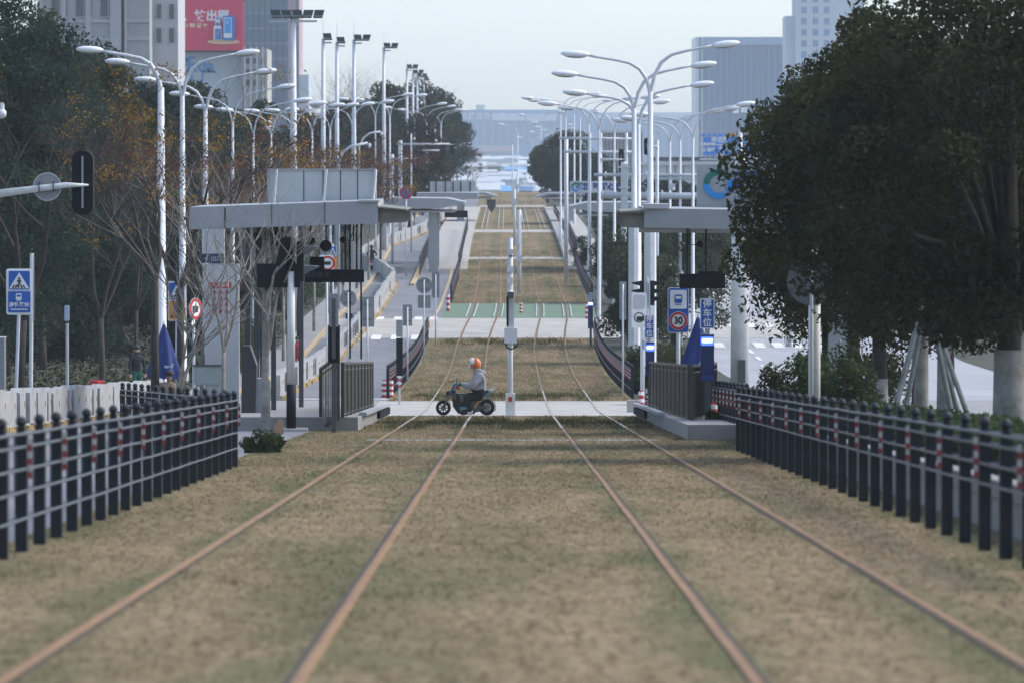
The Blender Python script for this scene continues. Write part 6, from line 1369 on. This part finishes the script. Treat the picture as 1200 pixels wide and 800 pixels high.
# motorcycle seen from behind on the left road
def moped_back(at_, label, k=1.0, col=None):
    t = thing('motor_scooter', at_, label, 'scooter'); o = Vector(at_)
    wheel(t, o.x, o.y - .5, o.z + .24, .24, .11, ax=(1, 0, 0)); wheel(t, o.x, o.y + .75, o.z + .24, .24, .10, ax=(1, 0, 0))
    c = col or mat('scooter_body', (.35, .35, .37), .4)
    MB().rrect(o.x - .16, o.x + .16, o.z + .42, o.z + .78, .06, o.y - .72, o.y - .05).build('rear_body', c, t); MB().box(o.x - .14, o.x + .14, o.y - .7, o.y + .2, o.z + .78, o.z + .86).build('seat', BLACK, t)
    MB().box(o.x - .12, o.x + .12, o.y - .1, o.y + .5, o.z + .26, o.z + .34).build('footboard', BLACK, t); MB().rrect(o.x - .2, o.x + .2, o.z + .36, o.z + 1.0, .08, o.y + .45, o.y + .58).build('front_shield', c, t)
    MB().tube([(o.x - .33, o.y + .42, o.z + 1.05), (o.x + .33, o.y + .42, o.z + 1.05)], .02, 6).build('handlebar', BLACK, t); MB().rrect(o.x - .09, o.x + .09, o.z + .62, o.z + .72, .02, o.y - .75, o.y - .72).build('tail_light', SRED, t); MB().box(o.x - .09, o.x + .09, o.y - .74, o.y - .722, o.z + .45, o.z + .57).build('number_plate', SWHITE, t)
    return t
at2 = G(435.5, 17.6) + Vector((0, 0, .0)); moped_back(at2, 'grey scooter seen from behind, ridden away up the left road')
def rider_back(at_, mats, label):
    J = {'hip': ((0, -.2, .92), (.15, .13)), 'waist': ((0, -.18, 1.1), (.15, .12)), 'chest': ((0, -.12, 1.32), (.18, .13)), 'neck': ((0, -.08, 1.48), .06), 'head0': ((0, -.06, 1.54), .07), 'head': ((0, -.04, 1.63), .10)}
    E = [('hip', 'waist', 0), ('waist', 'chest', 0), ('chest', 'neck', 0), ('neck', 'head0', 3), ('head0', 'head', 3)]
    for sd, g_ in (('L', -1), ('R', 1)):
        J['sh' + sd] = ((g_ * .18, -.1, 1.38), .075); J['el' + sd] = ((g_ * .33, .1, 1.16), .06); J['wrist' + sd] = ((g_ * .28, .36, 1.08), .04); E += [('chest', 'sh' + sd, 0), ('sh' + sd, 'el' + sd, 0), ('el' + sd, 'wrist' + sd, 0)]; hand(J, E, sd, J['wrist' + sd][0], (0, 1, 0), (0, .2, -1), 2)
        J['th' + sd] = ((g_ * .1, -.15, .9), .1); J['kn' + sd] = ((g_ * .22, .25, .82), .075); J['an' + sd] = ((g_ * .17, .2, .40), .05); J['toe' + sd] = ((g_ * .17, .36, .37), .04); E += [('hip', 'th' + sd, 1), ('th' + sd, 'kn' + sd, 1), ('kn' + sd, 'an' + sd, 1), ('an' + sd, 'toe' + sd, 4)]
    o = person(at_, J, E, mats, label); mb = MB(); mb.ell(Vector(at_) + Vector((0, -.04, 1.65)), (.14, .15, .145), 14, 10); sub(o, mb, 'helmet', mat('helmet_grey', (.09, .10, .12), .3)); return o
rider_back(at2, [mat('coat_navy', (.02, .025, .04), .9), TR, GL, SKIN, DK], 'person in a dark coat and helmet riding the scooter away up the left road')
# bicycles
def bicycle(at_, yaw, col, label, basket=None):
    t = thing('bicycle', at_, label, 'bicycle'); o = Vector(at_); d_ = Vector((math.cos(yaw), math.sin(yaw), 0)); n_ = Vector((-d_.y, d_.x, 0))
    def q(x, z, y=0): return o + d_ * x + n_ * y + Vector((0, 0, z))
    for x in (-.52, .52):
        mb = MB(); c = q(x, .33); pts = [c + (d_ * math.cos(a) + Vector((0, 0, 1)) * math.sin(a)) * .32 for a in [2 * math.pi * i / 24 for i in range(25)]]; mb.tube(pts, .022, 6, cap=False); ty = mb.build('wheel', TYRE, t)
        mb = MB()
        for i in range(8): a = math.pi * i / 4; mb.tube([c, c + (d_ * math.cos(a) + Vector((0, 0, 1)) * math.sin(a)) * .3], .004, 4)
        mb.ell(c, (.03, .03, .03), 8, 6); mb.build('spokes', RIM, ty)
    mb = MB(); 
    for a, b_ in (((-.52, .33), (-.12, .30)), ((-.52, .33), (-.2, .68)), ((-.12, .30), (-.22, .82)), ((-.12, .30), (.36, .70)), ((-.2, .62), (.34, .78)), ((.33, .9), (.52, .33))): mb.tube([q(*a), q(*b_)], .018, 6)
    mb.build('frame', col, t); MB().ell(q(-.23, .86), (.12, .07, .035), 10, 6).build('saddle', BLACK, t); MB().tube([q(.30, .98, -.28), q(.33, .95, -.1), q(.33, .95, .1), q(.30, .98, .28)], .014, 6).build('handlebar', BLACK, t)
    MB().tube([q(-.12, .30, -.02), q(-.12, .30, .02)], .09, 12).build('chainring', RIM, t)
    if basket:
        c = q(.55, .82); mb = MB(); mb.beam(c - d_ * .14, c + d_ * .14, .30, .24); mb.build('basket', basket, t)
    return t
bicycle(G(131, 42), math.pi * .80, mat('bike_red', (.38, .03, .03), .4), 'red bicycle with a red basket leaning at the end of the near barriers', SRED)
bicycle(G(411, 24), math.pi * .56, mat('bike_green', (.05, .32, .24), .4), 'green rental bicycle standing on the left road by the barriers', BLACK)
t = thing('blue_bag', G(143, 45), 'small blue plastic bag on the ground behind the red bicycle', 'bag'); mb = MB(); q = WL[t]; mb.ell(q + Vector((0, 0, .1)), (.16, .1, .11), 10, 7); mb.v = [(v[0] + rnd.uniform(-.02, .02), v[1], max(q.z, v[2] + rnd.uniform(-.02, .02))) for v in mb.v]; mb.build('bag', mat('bag_blue', (.08, .2, .5), .5), t)
# white van on the hill
at_ = G(475, 12.2); t = thing('white_van', at_, 'white van seen from the front beside the round blue sign on the left road', 'van'); o = at_
MB().add([(o.x - .9, o.y, o.z + .3), (o.x + .9, o.y, o.z + .3), (o.x + .9, o.y, o.z + 1.0), (o.x - .9, o.y, o.z + 1.0), (o.x - .78, o.y + .6, o.z + 1.75), (o.x + .78, o.y + .6, o.z + 1.75), (o.x - .9, o.y + 4.6, o.z + .3), (o.x + .9, o.y + 4.6, o.z + .3), (o.x + .78, o.y + 4.5, o.z + 1.8), (o.x - .78, o.y + 4.5, o.z + 1.8)], [(0, 1, 2, 3), (3, 2, 5, 4), (4, 5, 8, 9), (6, 9, 8, 7), (0, 3, 4, 9, 6), (1, 7, 8, 5, 2), (0, 6, 7, 1)]).build('body', LAMPW, t)
MB().add([(o.x - .74, o.y + .05, o.z + 1.06), (o.x + .74, o.y + .05, o.z + 1.06), (o.x + .68, o.y + .53, o.z + 1.66), (o.x - .68, o.y + .53, o.z + 1.66)], [(0, 1, 2, 3)]).build('windscreen', GLASSD, t)
for sg in (-1, 1): MB().ell(Vector((o.x + sg * .68, o.y - .01, o.z + .8)), (.14, .04, .09), 10, 6).build('headlight', GREYL, t); wheel(t, o.x + sg * .8, o.y + .8, o.z + .32, .32, .2, ax=(1, 0, 0)); wheel(t, o.x + sg * .8, o.y + 3.7, o.z + .32, .32, .2, ax=(1, 0, 0))
MB().box(o.x - .9, o.x + .9, o.y - .06, o.y, o.z + .32, o.z + .5).build('bumper', GREYD, t); MB().box(o.x - .22, o.x + .22, o.y - .075, o.y - .061, o.z + .36, o.z + .48).build('number_plate', BLUE, t)
# slim posts by the left path
s = 37; b = G(78.5, s); t = thing('marker_post', b, 'slim grey post with a small pale blue head on the cycle path', 'post'); MB().cyl(b.x, b.y, b.z, zr(379, s), .05, 8).build('post', GREY, t); MB().rrect(xr(75.5, s), xr(81, s), zr(376, s), zr(358, s), .04, b.y - .08, b.y + .08).build('head', mat('head_blue', (.30, .38, .48), .4), t)
s = 30; b = G(119, s); t = thing('pale_post', b, 'short pale post under the evergreen trees behind the cycle path', 'post'); MB().box(xr(116.5, s), xr(121, s), b.y, b.y + .12, b.z, zr(391, s)).build('post', GREYL, t); MB().box(xr(117, s), xr(120.5, s), b.y - .01, b.y, zr(402, s), zr(393, s)).build('plate', SIGNB, t)
s = 52; b = G(2, s); t = thing('grey_cabinet', b, 'grey cabinet cut by the left edge beside the crossing sign', 'cabinet'); MB().box(xr(-14, s), xr(4.5, s), b.y, b.y + .5, b.z, zr(396, s)).build('body', SIGNB, t); MB().box(xr(-15, s), xr(5.2, s), b.y - .03, b.y + .53, zr(396, s), zr(395, s)).build('lid', GREYL, t)
